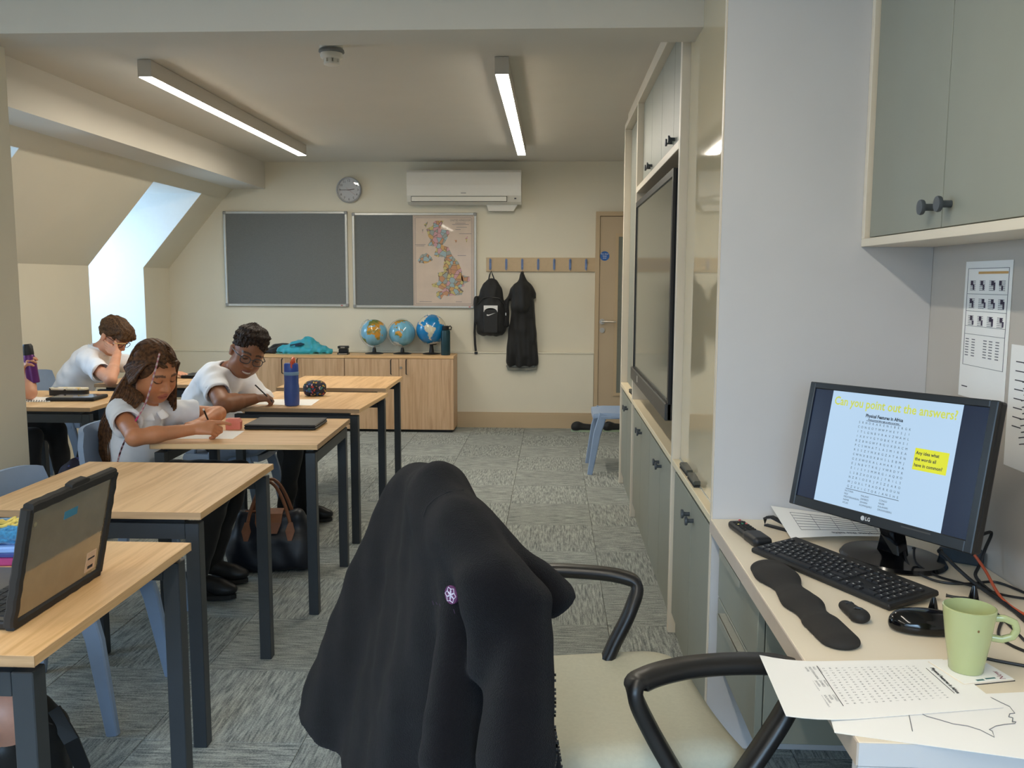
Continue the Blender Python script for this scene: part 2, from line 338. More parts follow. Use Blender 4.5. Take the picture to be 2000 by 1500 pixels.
# ================================================================== CEILING FITTINGS
def linear_light(loc, L, label):
    t = thing('linear_light', label, 'ceiling light', loc, 0, 'linear ceiling lights')
    obj('housing', MB().box(-.034, .034, 0, L, 0, .083).box(-.036, .036, -.003, 0, -.002, .083).box(-.036, .036, L, L+.003, -.002, .083), mat('pale_aluminium', sr(196, 190, 180), .45, var=.01), t)
    obj('diffuser', MB().box(-.031, .031, .003, L-.003, -.004, 0), emis('lamp_diffuser', LAMP_COL, LAMP_E), t)
linear_light((-2.11, 4.6, ZC-.086), 2.87, 'long white linear ceiling light nearer the sloping side of the room')
linear_light((-.268, 4.6, ZC-.086), 2.87, 'long white linear ceiling light nearer the tall storage wall')
linear_light((-2.11, -1.5, ZC-.086), 2.87, 'long linear ceiling light outside the picture on the sloping side')
linear_light((-.268, -.85, ZC-.086), 2.87, 'long linear ceiling light outside the picture above the teacher chair')
c = onz(652, 92, ZC); t = thing('smoke_detector', 'white round smoke detector on the ceiling by the cross beam', 'smoke detector', (c[0], 4.35, ZC))
obj('base', MB().lathe([(.055, 0), (.056, -.018), (.05, -.022)], 32), M_whitepl, t, sm=True)
obj('collar', MB().lathe([(.05, -.02), (.06, -.026), (.062, -.036), (.053, -.042)], 32), mat('grey_plastic', sr(120, 122, 122), .5), t, sm=True)
obj('chamber', MB().lathe([(.052, -.04), (.055, -.052), (.052, -.064), (.04, -.070), (.034, -.066)], 32), M_whitepl, t, sm=True)
fin = MB().box(.026, .036, -.009, .009, -.092, -.064).mesh('vent_fin'); fin.materials.append(M_whitepl)
for k in range(8):
    f_ = bpy.data.objects.new('vent_fin', fin); COL.objects.link(f_); f_.parent = t; f_.rotation_euler = (0, 0, k*math.pi/4)
obj('cap', MB().lathe([(.038, -.086), (.037, -.094), (.028, -.098)], 32), M_whitepl, t, sm=True)
# ================================================================== STORAGE WALL (right)
XF = .48
knob_me = MB().lathe([(.0075, 0), (.0075, .016), (.009, .02), (.0155, .022), (.0165, .026), (.0155, .030), (.006, .031)], 20, M=Matrix.Rotation(-math.pi/2, 4, 'Y')).mesh('knob'); smooth(knob_me); knob_me.materials.append(M_knob)
def knob(parent, x, y, z, s=1.):
    o = bpy.data.objects.new('knob', knob_me); COL.objects.link(o); o.parent = parent; o.location = (x, y, z); o.scale = (s, s, s); return o
# frame uprights and top rail
fr = thing('storage_frame', 'cream laminate frame of the built-in storage wall beside the display', 'storage frame', (XF, 2.6, 0))
UP = [(.87, .905), (2.64, 2.675), (3.54, 3.575)]
for a, b in UP: obj('upright', MB().box(0, .58, a, b, .0, 2.44, .002), M_cream, fr)
obj('top_rail', MB().box(0, .58, 0, 3.575, 2.44, 2.475, .002), M_cream, fr)
obj('end_panel', MB().box(0.0, .60, -.02, 0, 0, 2.5, .0015), M_white, fr)
obj('edge_band', MB().box(-.003, .0, -.02, 0, 0, 2.5), M_cream, fr)
obj('infill', MB().box(.02, .58, 0, 3.575, 2.475, ZC), M_cream, fr)
obj('backing', MB().box(.56, .58, 0, 3.575, .72, 2.44), M_cream, fr)
SECT = [(2.6, 3.47), (3.505, 5.24), (5.275, 6.14)]
# worktop ledge
M_ctop = mat('cream_worktop', sr(228, 212, 180), .45, var=.01)
t = thing('worktop', 'cream ledge running along the storage wall under the display', 'worktop', (XF, 2.602, .695))
for a, b in ((2.602, 3.468), (3.507, 5.238), (5.277, 6.138)): obj('ledge_section', MB().box(0, .56, a-2.602, b-2.602, 0, .025, .002), M_ctop, t)
CL = ['sage double cupboard under the glossy panels, nearest the desk', 'wide sage base cupboard under the big display', 'sage base cupboard at the far end of the storage wall']
for k, (a, b) in enumerate(SECT):
    t = thing('base_cupboard', CL[k], 'cupboard', (XF, a, 0), 0, 'sage base cupboards')
    L = b-a
    obj('carcass', MB().box(.035, .56, .003, L-.003, .09, .693), M_sage, t)
    obj('plinth', MB().box(.03, .05, 0, L, 0, .088), M_sage, t)
    n = {0: 2, 1: 4, 2: 2}[k]; dw = L/n
    for i in range(n):
        d = obj('door', MB().box(.012, .032, i*dw+.002, (i+1)*dw-.002, .085, .668, .0015), M_sage, t)
        ky = (i+1)*dw-.045 if i % 2 == 0 else i*dw+.045
        knob(d, .012, ky, .60)
# upper part: gloss panels near, display bay with cupboards above, tall far cupboard
t = thing('gloss_panel_unit', 'glossy cream double panel reflecting the coats, next to the white end panel', 'cupboard', (XF, 2.6, .72))
for i in range(2): obj('sliding_panel', MB().box(.030+.002*i, .050+.002*i, .002+i*.434, .434+i*.434, .004, 1.715, .001), M_gloss, t)
obj('bottom_track', MB().box(.028, .056, .0, .868, .0, .004), M_alu, t)
t = thing('upper_cupboard', 'row of sage overhead cupboard doors above the big display', 'cupboard', (XF, 3.507, 1.93))
obj('carcass', MB().box(.06, .56, .0, 1.73, .035, .51), M_sage, t); obj('bottom_shelf', MB().box(0, .56, .0, 1.731, .0, .033, .0015), M_cream, t)
for i in range(4):
    d = obj('door', MB().box(.036, .056, i*.4325+.002, (i+1)*.4325-.002, .038, .508, .0015), M_sage, t)
    knob(d, .036, (i+1)*.4325-.045 if i % 2 == 0 else i*.4325+.045, .095)
t = thing('tall_cupboard', 'tall narrow sage cupboard at the far end beside the door', 'cupboard', (XF, 5.277, .72))
obj('carcass', MB().box(.06, .56, .002, .86, .003, 1.717), M_sage, t)
for i in range(2): obj('door', MB().box(.045, .06, .002+i*.43, .428+i*.43, .004, 1.716, .0015), M_sage, t)
# display
t = thing('wall_display', 'large wall-mounted black display screen, switched off', 'display', (.475, 3.6, .855))
obj('body', MB().box(.012, .075, 0, 1.6, 0, 1.015, .004), M_black, t)
obj('bezel', MB().box(0, .012, 0, .035, 0, 1.015).box(0, .012, 1.565, 1.6, 0, 1.015).box(0, .012, .035, 1.565, .985, 1.015).box(-.004, .012, .035, 1.565, 0, .07), M_black, t)
obj('screen', MB().box(.006, .012, .035, 1.565, .07, .985), mat('screen_glass', sr(104, 104, 92), .12, var=.02, spec=.7), t)
obj('bottom_bar', MB().box(-.012, .02, .0, 1.6, -.004, .068, .004), mat('charcoal_plastic', sr(64, 62, 60), .4), t)
obj('badge', MB().box(-.0135, -.012, 1.18, 1.20, .02, .055), M_whitepl, t)
# board rubbers on the ledge
for k, (x, y, lb) in enumerate([(.505, 3.05, 'dark flat board eraser on the ledge, nearer the desk'), (.505, 3.23, 'dark flat board eraser on the ledge, further from the desk'), (.51, 5.52, 'dark board eraser on the far ledge beside the display')]):
    t = thing('board_eraser', lb, 'eraser', (x, y, .72), .02*k, 'board erasers on the ledge')
    obj('body', MB().box(-.018, .018, -.075, .075, .006, .022, .004), mat('charcoal_plastic2', sr(66, 68, 62), .5), t); obj('felt', MB().box(-.017, .017, -.073, .073, 0, .006), M_rubber, t)
# ================================================================== TEACHER DESK
XD = .475; ZD = .72; DY0, DY1 = 1.30, 2.578
t = thing('teacher_desk', 'white fitted desk along the wall under the monitor', 'desk', (XD, DY0, 0))
obj('desktop', MB().box(0, XR-XD-.002, 0, DY1-DY0, ZD-.038, ZD, .0015), mat('pale_desktop', sr(232, 218, 194), .42, var=.012, scale=5, bump=.02, bscale=900), t)
obj('edge_band', MB().box(-.003, 0, 0, DY1-DY0, ZD-.038, ZD-.001), mat('desk_edge', sr(196, 182, 168), .5, var=.02), t)
obj('end_band', MB().box(.0, XR-XD-.002, -.0015, 0, ZD-.038, ZD-.001), M_white, t)
obj('end_support', MB().box(.0, XR-XD-.002, 0, .025, 0, ZD-.04, .001), M_white, t)
obj('modesty_panel', MB().box(.52, .54, .03, DY1-DY0, .2, ZD-.04), M_white, t)
t = thing('drawer_pedestal', 'sage drawer pedestal hung beneath the desk', 'drawer unit', (.50, 2.06, .30))
obj('carcass', MB().box(.02, .5, .0, .50, 0, .375, .0015), M_sage, t)
for i in range(2):
    z0 = .19*i+.0
    d = obj('drawer', MB().box(0, .018, .002, .498, z0+.002, z0+.187, .0015), M_sage, t)
    obj('handle', MB().box(-.022, -.001, .12, .38, z0+.178, z0+.182).box(-.024, -.02, .12, .38, z0+.160, z0+.182), mat('sage_metal', sr(150, 150, 138), .4), d)
# overhead cupboard above the desk
t = thing('overhead_cupboard', 'sage wall cupboard with cream frame above the monitor', 'cupboard', (.875, 1.2, 1.52))
Lc = 1.378
obj('bottom_panel', MB().box(0, .203, 0, Lc, 0, .022, .001), M_cream, t)
obj('side_panel', MB().box(0, .203, Lc-.022, Lc, .022, 1.0, .001), M_cream, t); obj('carcass', MB().box(.032, .2, 0, Lc-.023, .023, 1.0), M_sage, t)
for a, b, ky in ((.895, Lc-.026, .94), (.427, .891, .848), (0, .423, .38)):
    d = obj('door', MB().box(.014, .032, a, b, .026, 1.0, .001), M_sage, t); knob(d, .014, ky, .075, 1.1)
# ================================================================== BACK WALL FITTINGS
def board(x0, x1, z0, z1, label, group):
    t = thing('notice_board', label, 'notice board', (x0, YB-.022, z0), 0, group); W, H = x1-x0, z1-z0
    obj('felt', MB().box(.012, W-.012, .004, .02, .012, H-.012), mat('grey_felt', sr(112, 115, 114), .95, var=.12, scale=90, bump=.2, bscale=500, sheen=.2, stretch=(1, 1, 6)), t)
    for a in ((0.02, W-.02, 0, .024), (0.02, W-.02, H-.024, H)): obj('rail', MB().box(a[0], a[1], -.006, .02, a[2], a[3], .004), M_alu, t)
    for a in ((0, .024), (W-.024, W)): obj('rail', MB().box(a[0], a[1], -.006, .02, .02, H-.02, .004), M_alu, t)
    for x in (0, W-.03):
        for z in (0, H-.03): obj('corner', MB().box(x-.002, x+.032, -.009, .02, z-.002, z+.032, .008), mat('grey_corner', sr(150, 150, 148), .5), t)
    obj('badge', MB().box(W-.075, W-.055, -.0068, -.006, .008, .016), mat('red_ink', sr(180, 60, 50), .5), t)
    return t
board(-3.195, -1.982, 1.166, 2.079, 'grey felt notice board, empty, below and left of the clock', 'grey notice boards')
board(-1.935, -.735, 1.157, 2.065, 'grey felt notice board half covered by the map', 'grey notice boards')
# map poster (flat print)
mx0, mx1, mz0, mz1 = -1.345, -.758, 1.176, 2.04
MW, MH = mx1-mx0, mz1-mz0
t = thing('wall_map', 'laminated map of the United Kingdom pinned to the notice board', 'map', (mx0, YB-.032, mz0))
obj('sheet', MB().box(0, MW, 0, .0035, 0, MH), mat('map_paper', sr(206, 186, 168), .3, var=.05, scale=8, coat=.3), t)
bd = MB()
for o_ in (.008, .022):
    bd.box(o_, MW-o_, -.0008, 0, o_, o_+.003).box(o_, MW-o_, -.0008, 0, MH-o_-.003, MH-o_).box(o_, o_+.003, -.0008, 0, o_, MH-o_).box(MW-o_-.003, MW-o_, -.0008, 0, o_, MH-o_)
obj('border', bd, M_greyink, t)
def map_mat():
    m = bpy.data.materials.new('county_print'); m.use_nodes = True; nt = m.node_tree; b = nt.nodes['Principled BSDF']; b.inputs['Roughness'].default_value = .4
    tc = _n(nt, 'ShaderNodeTexCoord'); vo = _n(nt, 'ShaderNodeTexVoronoi'); vo.inputs['Scale'].default_value = 25; nt.links.new(tc.outputs['Object'], vo.inputs['Vector'])
    se = _n(nt, 'ShaderNodeSeparateColor'); nt.links.new(vo.outputs['Color'], se.inputs[0])
    cr = _n(nt, 'ShaderNodeValToRGB'); cr.color_ramp.interpolation = 'CONSTANT'; e = cr.color_ramp.elements
    cols = [sr(200, 158, 100), sr(150, 172, 178), sr(196, 150, 154), sr(194, 180, 116), sr(150, 156, 150), sr(190, 140, 104)]
    e[0].color = (*cols[0], 1); e[1].position = 1/6; e[1].color = (*cols[1], 1)
    for k in range(2, 6): q = e.new(k/6); q.color = (*cols[k], 1)
    nt.links.new(se.outputs[0], cr.inputs[0])
    v2 = _n(nt, 'ShaderNodeTexVoronoi'); v2.feature = 'DISTANCE_TO_EDGE'; v2.inputs['Scale'].default_value = 25; nt.links.new(tc.outputs['Object'], v2.inputs['Vector'])
    gt = _n(nt, 'ShaderNodeMath'); gt.operation = 'GREATER_THAN'; gt.inputs[1].default_value = .035; nt.links.new(v2.outputs['Distance'], gt.inputs[0])
    mx = _n(nt, 'ShaderNodeMix'); mx.data_type = 'RGBA'; mx.inputs[6].default_value = (*sr(120, 100, 84), 1); nt.links.new(gt.outputs[0], mx.inputs[0]); nt.links.new(cr.outputs[0], mx.inputs[7]); nt.links.new(mx.outputs[2], b.inputs['Base Color']); return m
# outlines traced in the map's own frame (0..1 across, 0..1 down)
def blob(pts, k=4, jit=.006):
    out = []; n = len(pts)
    for i in range(n):
        a, b = A(pts[i], float), A(pts[(i+1) % n], float)
        for j in range(k): out.append(tuple(a+(b-a)*j/k+(np.random.rand(2)-.5)*2*jit*(1 if j else .3)))
    return out
def px2map(x, y): return ((x-35)/(560-35), (y-98)/(855-98))   # from the zoomed photo crop
gb = [(225, 145), (300, 140), (268, 215), (340, 220), (350, 245), (312, 320), (290, 345), (340, 360), (372, 430), (430, 490), (455, 560), (465, 640), (470, 655), (480, 685), (440, 700), (470, 730), (455, 760), (390, 765), (340, 770), (300, 762), (270, 800), (232, 770), (235, 735), (300, 720), (255, 700), (200, 690), (195, 668), (250, 655), (255, 610), (245, 575), (300, 565), (295, 520), (305, 480), (300, 440), (250, 445), (215, 430), (235, 385), (228, 355), (190, 350), (160, 350), (185, 310), (165, 260), (150, 215), (195, 190)]
ni = [(75, 470), (100, 430), (150, 410), (190, 440), (205, 470), (150, 495), (90, 495)]
others = [[(130, 175), (165, 150), (150, 200)], [(112, 215), (130, 210), (120, 250)], [(450, 595), (520, 605), (525, 640), (480, 665), (455, 640)], [(390, 300), (415, 305), (405, 330)], [(485, 290), (508, 270), (495, 330)]]
pm = MB()
for pl in [gb, ni]+others:
    P = [(px2map(*p)[0]*MW, (1-px2map(*p)[1])*MH) for p in pl]; P = blob(P, 3, .004)
    k = len(pm.v); pm.v += [(x, -.0012, z) for x, z in P]; pm.f.append(tuple(range(k, k+len(P))))
me = pm.mesh('county_print'); bm = bmesh.new(); bm.from_mesh(me); bmesh.ops.triangulate(bm, faces=bm.faces); bm.to_mesh(me); bm.free()
obj('county_print', me, map_mat(), t)
text('map_title', 'UNITED KINGDOM', .027, M_greyink, frame((MW*.78, -.0012, MH*.945), (1, 0, 0), (0, 0, 1)), t, width=.85)
ln = MB()
for k, (x, zz, l) in enumerate([(.78, .915, .1), (.78, .9, .16), (.8, .87, .1), (.74, .845, .05), (.86, .80, .12), (.12, .68, .1), (.12, .665, .08), (.2, .05, .12), (.75, .05, .06), (.8, .56, .08)]): ln.box(x*MW-l/2, x*MW+l/2, -.0008, 0, zz*MH-.002, zz*MH+.002)
obj('small_print', ln, M_greyink, t)
# wall clock
c = ony(682.5, 371.5, YB); R_ = .121
t = thing('wall_clock', 'round grey-rimmed wall clock above the notice boards', 'clock', (c[0], YB-.004, c[2]))
RX = Matrix.Rotation(math.pi/2, 4, 'X')
obj('case', MB().lathe([(R_-.006, 0), (R_, .008), (R_, .03), (R_-.004, .036), (R_-.011, .034), (R_-.0125, .010)], 64, M=RX), mat('clock_rim', sr(170, 172, 176), .3, metal=.3), t, sm=True)
obj('dial', MB().lathe([(R_-.012, .014), (R_-.012, .02)], 64, M=RX), mat('dial_white', sr(222, 222, 228), .5, var=.005), t)
for h in range(1, 13):
    a = math.pi/2-h*math.pi/6
    text('numeral', str(h), .030, M_ink, frame((math.cos(a)*(R_-.034), -.0206, math.sin(a)*(R_-.034)), (1, 0, 0), (0, 0, 1)), t)
tk = MB()
for k in range(60):
    a = k*math.pi/30; tk.box(R_-.019, R_-.014, -.0208, -.0202, -.0007 if k % 5 else -.0016, .0007 if k % 5 else .0016, M=Matrix.Rotation(a, 4, 'Y'))
obj('minute_track', tk, M_ink, t)
obj('minute_hand', MB().box(-.088, .02, -.0235, -.0225, -.0022, .0022), M_ink, t)
obj('hour_hand', MB().box(-.012, .055, -.0222, -.0212, -.003, .003, M=Matrix.Rotation(math.radians(-8), 4, 'Y')), M_ink, t)
obj('second_hand', MB().box(-.03, .08, -.0248, -.024, -.0007, .0007, M=Matrix.Rotation(math.radians(38), 4, 'Y')), mat('red_ink', sr(180, 60, 50)), t)
obj('glass', MB().lathe([(R_-.012, .027), (R_-.013, .0275)], 64, M=RX), M_glass, t)
# air conditioner
ax0, ax1, az0, az1 = -1.372, -.303, 2.135, 2.442
t = thing('air_conditioner', 'white split air conditioner unit high on the back wall', 'air conditioner', (ax0, YB, az0)); W, H = ax1-ax0, az1-az0
pf = [(0, H), (-.19, H), (-.205, H-.02), (-.212, H*.55), (-.205, .075), (-.17, .02), (-.12, 0), (0, 0)]
R2 = Matrix(((0, 0, 1, 0), (1, 0, 0, 0), (0, 1, 0, 0), (0, 0, 0, 1)))
obj('casing', MB().prism(pf, 0, W, R2), M_whitepl, t)
obj('louvre', MB().box(.045, W-.135, -.2135, -.2055, .022, .064, .002, M=Matrix.Rotation(0, 4, 'X')), M_whitepl, t)
obj('louvre_gap', MB().box(.04, W-.13, -.2062, -.2, .018, .068), mat('dark_gap', sr(70, 66, 60), .7), t)
obj('indicator', MB().box(W-.062, W-.044, -.212, -.2, .042, .052), M_blackgloss, t)
obj('badge', MB().box(W*.475, W*.52, -.2128, -.205, .095, .1), M_greyink, t)
obj('drain_cover', MB().add([(W*.69, -.02, 0), (W*.965, -.02, 0), (W*.93, -.02, -.058), (W*.71, -.02, -.058), (W*.69, -.10, 0), (W*.965, -.10, 0), (W*.93, -.09, -.058), (W*.71, -.09, -.058)], [(0, 1, 2, 3), (7, 6, 5, 4), (0, 4, 5, 1), (1, 5, 6, 2), (2, 6, 7, 3), (3, 7, 4, 0)]), M_whitepl, t)
# coat hooks
c0 = ony(950, 503, YB); c1 = ony(1166, 531, YB)
t = thing('coat_rack', 'pale wooden coat rail with seven blue hooks on the back wall', 'coat rack', (c0[0], YB, c1[2])); HW = .405-c0[0]; HH = c0[2]-c1[2]
obj('rail', MB().box(0, HW, -.02, 0, 0, HH, .002), mat('tan_mdf', sr(196, 172, 138), .5, var=.03), t)
M_hook = mat('blue_hook', sr(112, 134, 178), .45)
for k in range(7):
    hx = ony(958+31.1*k, 515, YB)[0]-c0[0]
    hk = obj('hook', MB().box(hx-.011, hx+.011, -.026, -.02, .02, HH-.015, .002).bar([(hx, -.026, HH-.04), (hx, -.045, HH-.045), (hx, -.055, HH-.02), (hx, -.056, HH-.008)], .018, .006, up=(1, 0, 0)).bar([(hx, -.024, .045), (hx, -.042, .018), (hx, -.056, .02), (hx, -.06, .042)], .018, .006, up=(1, 0, 0)), M_hook, t)
    if k == 1: obj('screw', MB().cyl((hx, -.026, .03), (hx, -.029, .03), .005, n=10), M_whitepl, hk)
# ================================================================== OAK SIDEBOARDS under the notice boards
SY0, SY1, SZ = 8.135, YB-.08, .722
def sideboard(x0, x1, label):
    t = thing('sideboard', label, 'cupboard', (x0, SY0, 0), 0, 'oak sideboards'); W = x1-x0; D = SY1-SY0
    obj('carcass', MB().box(.0, W, .02, D, .025, SZ-.026, .001), M_oakz, t); obj('top', MB().box(-.001, W+.001, -.002, D, SZ-.025, SZ, .001), M_oakx, t); obj('plinth', MB().box(.02, W-.02, .04, D, 0, .025), M_black, t)
    for i in range(2):
        d = obj('door', MB().box(i*W/2+.002, (i+1)*W/2-.002, 0, .019, .027, SZ-.028, .001), M_oakz, t)
        hx = W/2+(-.072 if i == 0 else .072)
        obj('handle', MB().tube([(hx, 0, SZ-.035), (hx, -.028, SZ-.04), (hx, -.028, SZ-.168), (hx, 0, SZ-.173)], .005, 8), M_black, d, sm=True)
        if i == 1: obj('lock', MB().cyl((W/2+.02, 0, SZ-.11), (W/2+.02, -.006, SZ-.11), .011, n=16), M_chrome, d)
sx = [ony(886, 760, SY0)[0], ony(673, 720, SY0)[0]]; W1 = sx[0]-sx[1]
sideboard(sx[1], sx[0], 'oak sideboard carrying the three globes'); sideboard(sx[1]-W1-.003, sx[1]-.003, 'oak sideboard carrying the turquoise bag, behind the smiling boy')
# ================================================================== implicit-surface modeller (numpy surface nets)
def _len(P): return np.sqrt((P*P).sum(-1))
class PR:
    def __init__(s, f, lo, hi, k, op): s.f, s.lo, s.hi, s.k, s.op = f, A(lo, float), A(hi, float), k, op
def cone(a, b, ra, rb=None, k=.012, op='u', flat=None):
    a, b = A(a, float), A(b, float); rb = ra if rb is None else rb; ab = b-a; L2 = max(ab@ab, 1e-12); r = max(ra, rb)
    if flat is not None: fn, fs = A(flat[0], float)/np.linalg.norm(flat[0]), flat[1]
    def f(P):
        t = np.clip(((P-a)@ab)/L2, 0, 1); q = P-a-t[..., None]*ab
        if flat is not None: q = q+(q@fn)[..., None]*fn*(1/fs-1)
        return (_len(q)-(ra+(rb-ra)*t))*(1 if flat is None else min(1, fs*1.2))
    return PR(f, np.minimum(a, b)-r, np.maximum(a, b)+r, k, op)
def ell(c, r, R=None, k=.012, op='u'):
    c, r = A(c, float), A(r, float); m = r.max() if R is not None else r
    def f(P):
        q = P-c
        if R is not None: q = q@R      # columns of R = local axes
        k0 = _len(q/r); k1 = _len(q/(r*r)); return k0*(k0-1)/np.maximum(k1, 1e-6)
    return PR(f, c-m, c+m, k, op)
def rbox(c, h, rd, R=None, k=.01, op='u'):
    c, h = A(c, float), A(h, float); m = np.linalg.norm(h) if R is not None else h
    def f(P):
        q = P-c
        if R is not None: q = q@R
        q = np.abs(q)-(h-rd); return _len(np.maximum(q, 0))+np.minimum(q.max(-1), 0)-rd
    return PR(f, c-m, c+m, k, op)
def half(p, n, lo, hi, k=.004, op='s'):   # removes the side n points to
    p, n = A(p, float), A(n, float)/np.linalg.norm(n)
    return PR(lambda P: -((P-p)@n), lo, hi, k, op)
def sdf_mesh(name, prims, vox, disp=None, relax=1):
    us = [p for p in prims if p.op == 'u']; lo = np.min([p.lo for p in us], 0)-4*vox; hi = np.max([p.hi for p in us], 0)+4*vox
    n = np.ceil((hi-lo)/vox).astype(int)+1; G = np.full(n, .06, np.float32); ax = [lo[i]+vox*np.arange(n[i]) for i in range(3)]
    for p in prims:
        m = max(p.k, 0)+.02+3*vox
        i0 = np.clip(np.floor((p.lo-m-lo)/vox).astype(int), 0, n); i1 = np.clip(np.ceil((p.hi+m-lo)/vox).astype(int)+1, 0, n)
        if (i1 <= i0).any(): continue
        P = np.stack(np.meshgrid(*[ax[i][i0[i]:i1[i]] for i in range(3)], indexing='ij'), -1); d = p.f(P); s = tuple(slice(i0[i], i1[i]) for i in range(3)); g = G[s]; k = max(p.k, 1e-5)
        if p.op == 'u': h = np.clip(.5+.5*(g-d)/k, 0, 1); G[s] = g*(1-h)+d*h-k*h*(1-h)
        else: h = np.clip(.5-.5*(g+d)/k, 0, 1); G[s] = g*(1-h)+(-d)*h+k*h*(1-h)
    if disp is not None:
        near = np.abs(G) < .03; ii = np.argwhere(near); P = lo+ii*vox; G[near] += disp(P).astype(np.float32)
    return nets(name, G, lo, vox, relax)
def nets(name, G, lo, vox, relax):
    S = G < 0; c = [slice(0, -1), slice(1, None)]; cor = [(i, j, k) for i in (0, 1) for j in (0, 1) for k in (0, 1)]
    cnt = sum(S[c[i], c[j], c[k]].astype(np.int8) for i, j, k in cor); act = (cnt > 0) & (cnt < 8); idx = np.argwhere(act)
    vid = np.full(act.shape, -1, np.int64); vid[act] = np.arange(len(idx)); acc = np.zeros((len(idx), 3)); num = np.zeros(len(idx))
    val = {q: G[idx[:, 0]+q[0], idx[:, 1]+q[1], idx[:, 2]+q[2]] for q in cor}
    for q in cor:
        for ax in range(3):
            if q[ax]: continue
            r = list(q); r[ax] = 1; r = tuple(r); a, b = val[q], val[r]; x = (a < 0) != (b < 0); t = np.where(x, a/np.where(x, a-b, 1), 0)
            pt = np.tile(A(q, float), (len(idx), 1)); pt[:, ax] = t; acc[x] += pt[x]; num[x] += 1
    V = lo+(idx+acc/num[:, None])*vox; Fs = []
    for ax in range(3):
        s0 = [slice(None)]*3; s1 = [slice(None)]*3; s0[ax] = slice(0, -1); s1[ax] = slice(1, None)
        ch = S[tuple(s0)] != S[tuple(s1)]; e = np.argwhere(ch); b, cc = [(1, 2), (2, 0), (0, 1)][ax]
        ok = (e[:, b] > 0) & (e[:, cc] > 0) & (e[:, b] < act.shape[b]) & (e[:, cc] < act.shape[cc]); e = e[ok]
        def g(db, dc): q = e.copy(); q[:, b] -= db; q[:, cc] -= dc; return vid[q[:, 0], q[:, 1], q[:, 2]]
        f = np.stack([g(1, 1), g(0, 1), g(0, 0), g(1, 0)], 1); ins = S[e[:, 0], e[:, 1], e[:, 2]]; f[~ins] = f[~ins][:, ::-1]; Fs.append(f)
    Q = np.concatenate(Fs); Q = Q[(Q >= 0).all(1)]
    for _ in range(relax):
        s = np.zeros_like(V); m = np.zeros(len(V))
        for i in range(4):
            a, b = Q[:, i], Q[:, (i+1) % 4]; np.add.at(s, a, V[b]); np.add.at(s, b, V[a]); np.add.at(m, a, 1); np.add.at(m, b, 1)
        V = V*.45+.55*s/np.maximum(m, 1)[:, None]
    me = bpy.data.meshes.new(name); me.vertices.add(len(V)); me.vertices.foreach_set('co', V.astype(np.float32).ravel())
    me.loops.add(len(Q)*4); me.loops.foreach_set('vertex_index', Q.astype(np.int32).ravel()); me.polygons.add(len(Q)); me.polygons.foreach_set('loop_start', np.arange(len(Q), dtype=np.int32)*4)
    me.update(calc_edges=True); me.polygons.foreach_set('use_smooth', np.ones(len(Q), bool)); me.update(); return me
def verts(me): a = np.empty(len(me.vertices)*3, np.float32); me.vertices.foreach_get('co', a); return a.reshape(-1, 3).astype(float)
def paint(me, cols):
    at = me.color_attributes.new('Col', 'FLOAT_COLOR', 'POINT'); c = np.ones((len(cols), 4), np.float32); c[:, :3] = cols; at.data.foreach_set('color', c.ravel())
def wob(P, s, seed=0):   # cheap smooth noise, about -1..1
    r = np.random.RandomState(seed); o = 0
    for i in range(5):
        d = r.randn(3); d /= np.linalg.norm(d); o = o+np.sin(P@(d*s*(1+.5*i))+r.rand()*6.28)*(.5 if i else .8)
    return o/1.6
# ================================================================== STUDENT DESKS
def make_desk(label):
    t = thing('student_desk', label, 'desk', (0, 0, 0), 0, 'single student desks'); h = .35
    obj('tabletop', MB().box(-h, h, -h, h, .718, .74, .0012), M_oak, t)
    for y0, y1 in ((-h-.0008, -h+.001), (h-.001, h+.0008)): obj('edge_band', MB().box(-h-.0008, h+.0008, y0, y1, .7185, .7395), M_oakedge, t)
    q = h-.012; w_ = .042
    leg = MB().box(-w_/2, w_/2, -w_/2, w_/2, 0, .702, .002).mesh('leg'); leg.materials.append(M_metal)
    for sx in (-1, 1):
        for sy in (-1, 1):
            o = bpy.data.objects.new('leg', leg); COL.objects.link(o); o.parent = t; o.location = (sx*(q-w_/2), sy*(q-w_/2), 0)
        obj('end_rail', MB().box(-q+w_, q-w_, sx*(q-w_/2)-w_/2, sx*(q-w_/2)+w_/2, .655, .702, .001), M_metal, t)
        obj('spacer', MB().box(-q+.05, q-.05, sx*(q-.035)-.015, sx*(q-.035)+.015, .70, .719), M_black, t)
    obj('centre_beam', MB().box(-.03, .03, -q+w_, q-w_, .66, .70, .001), M_metal, t)
    return t
DL = ['oak-topped student desk with the open laptop, nearest the camera', 'bare oak-topped student desk behind the open laptop', 'oak-topped student desk with the closed laptop where the girl writes',
      'oak-topped student desk with the blue bottle where the smiling boy writes', 'empty oak-topped student desk in front of the oak sideboards', 'oak-topped desk beside the pillar with tablet and open notebook', 'oak-topped desk under the elbow of the boy by the bright window reveal']
DP = [(-1.286, 1.84, 0), (-1.382, 2.83, .5), (-1.335, 3.905, 92), (-1.36, 4.95, -2), (-1.41, 5.85, 1), (-2.81, 4.89, 0), (-2.65, 5.95, 1)]
d0 = make_desk(DL[0])
for i, (x, y, r) in enumerate(DP):
    if i == 0: d0.location = (x, y, 0)
    else: dup(d0, (x, y, 0), math.radians(r), DL[i])
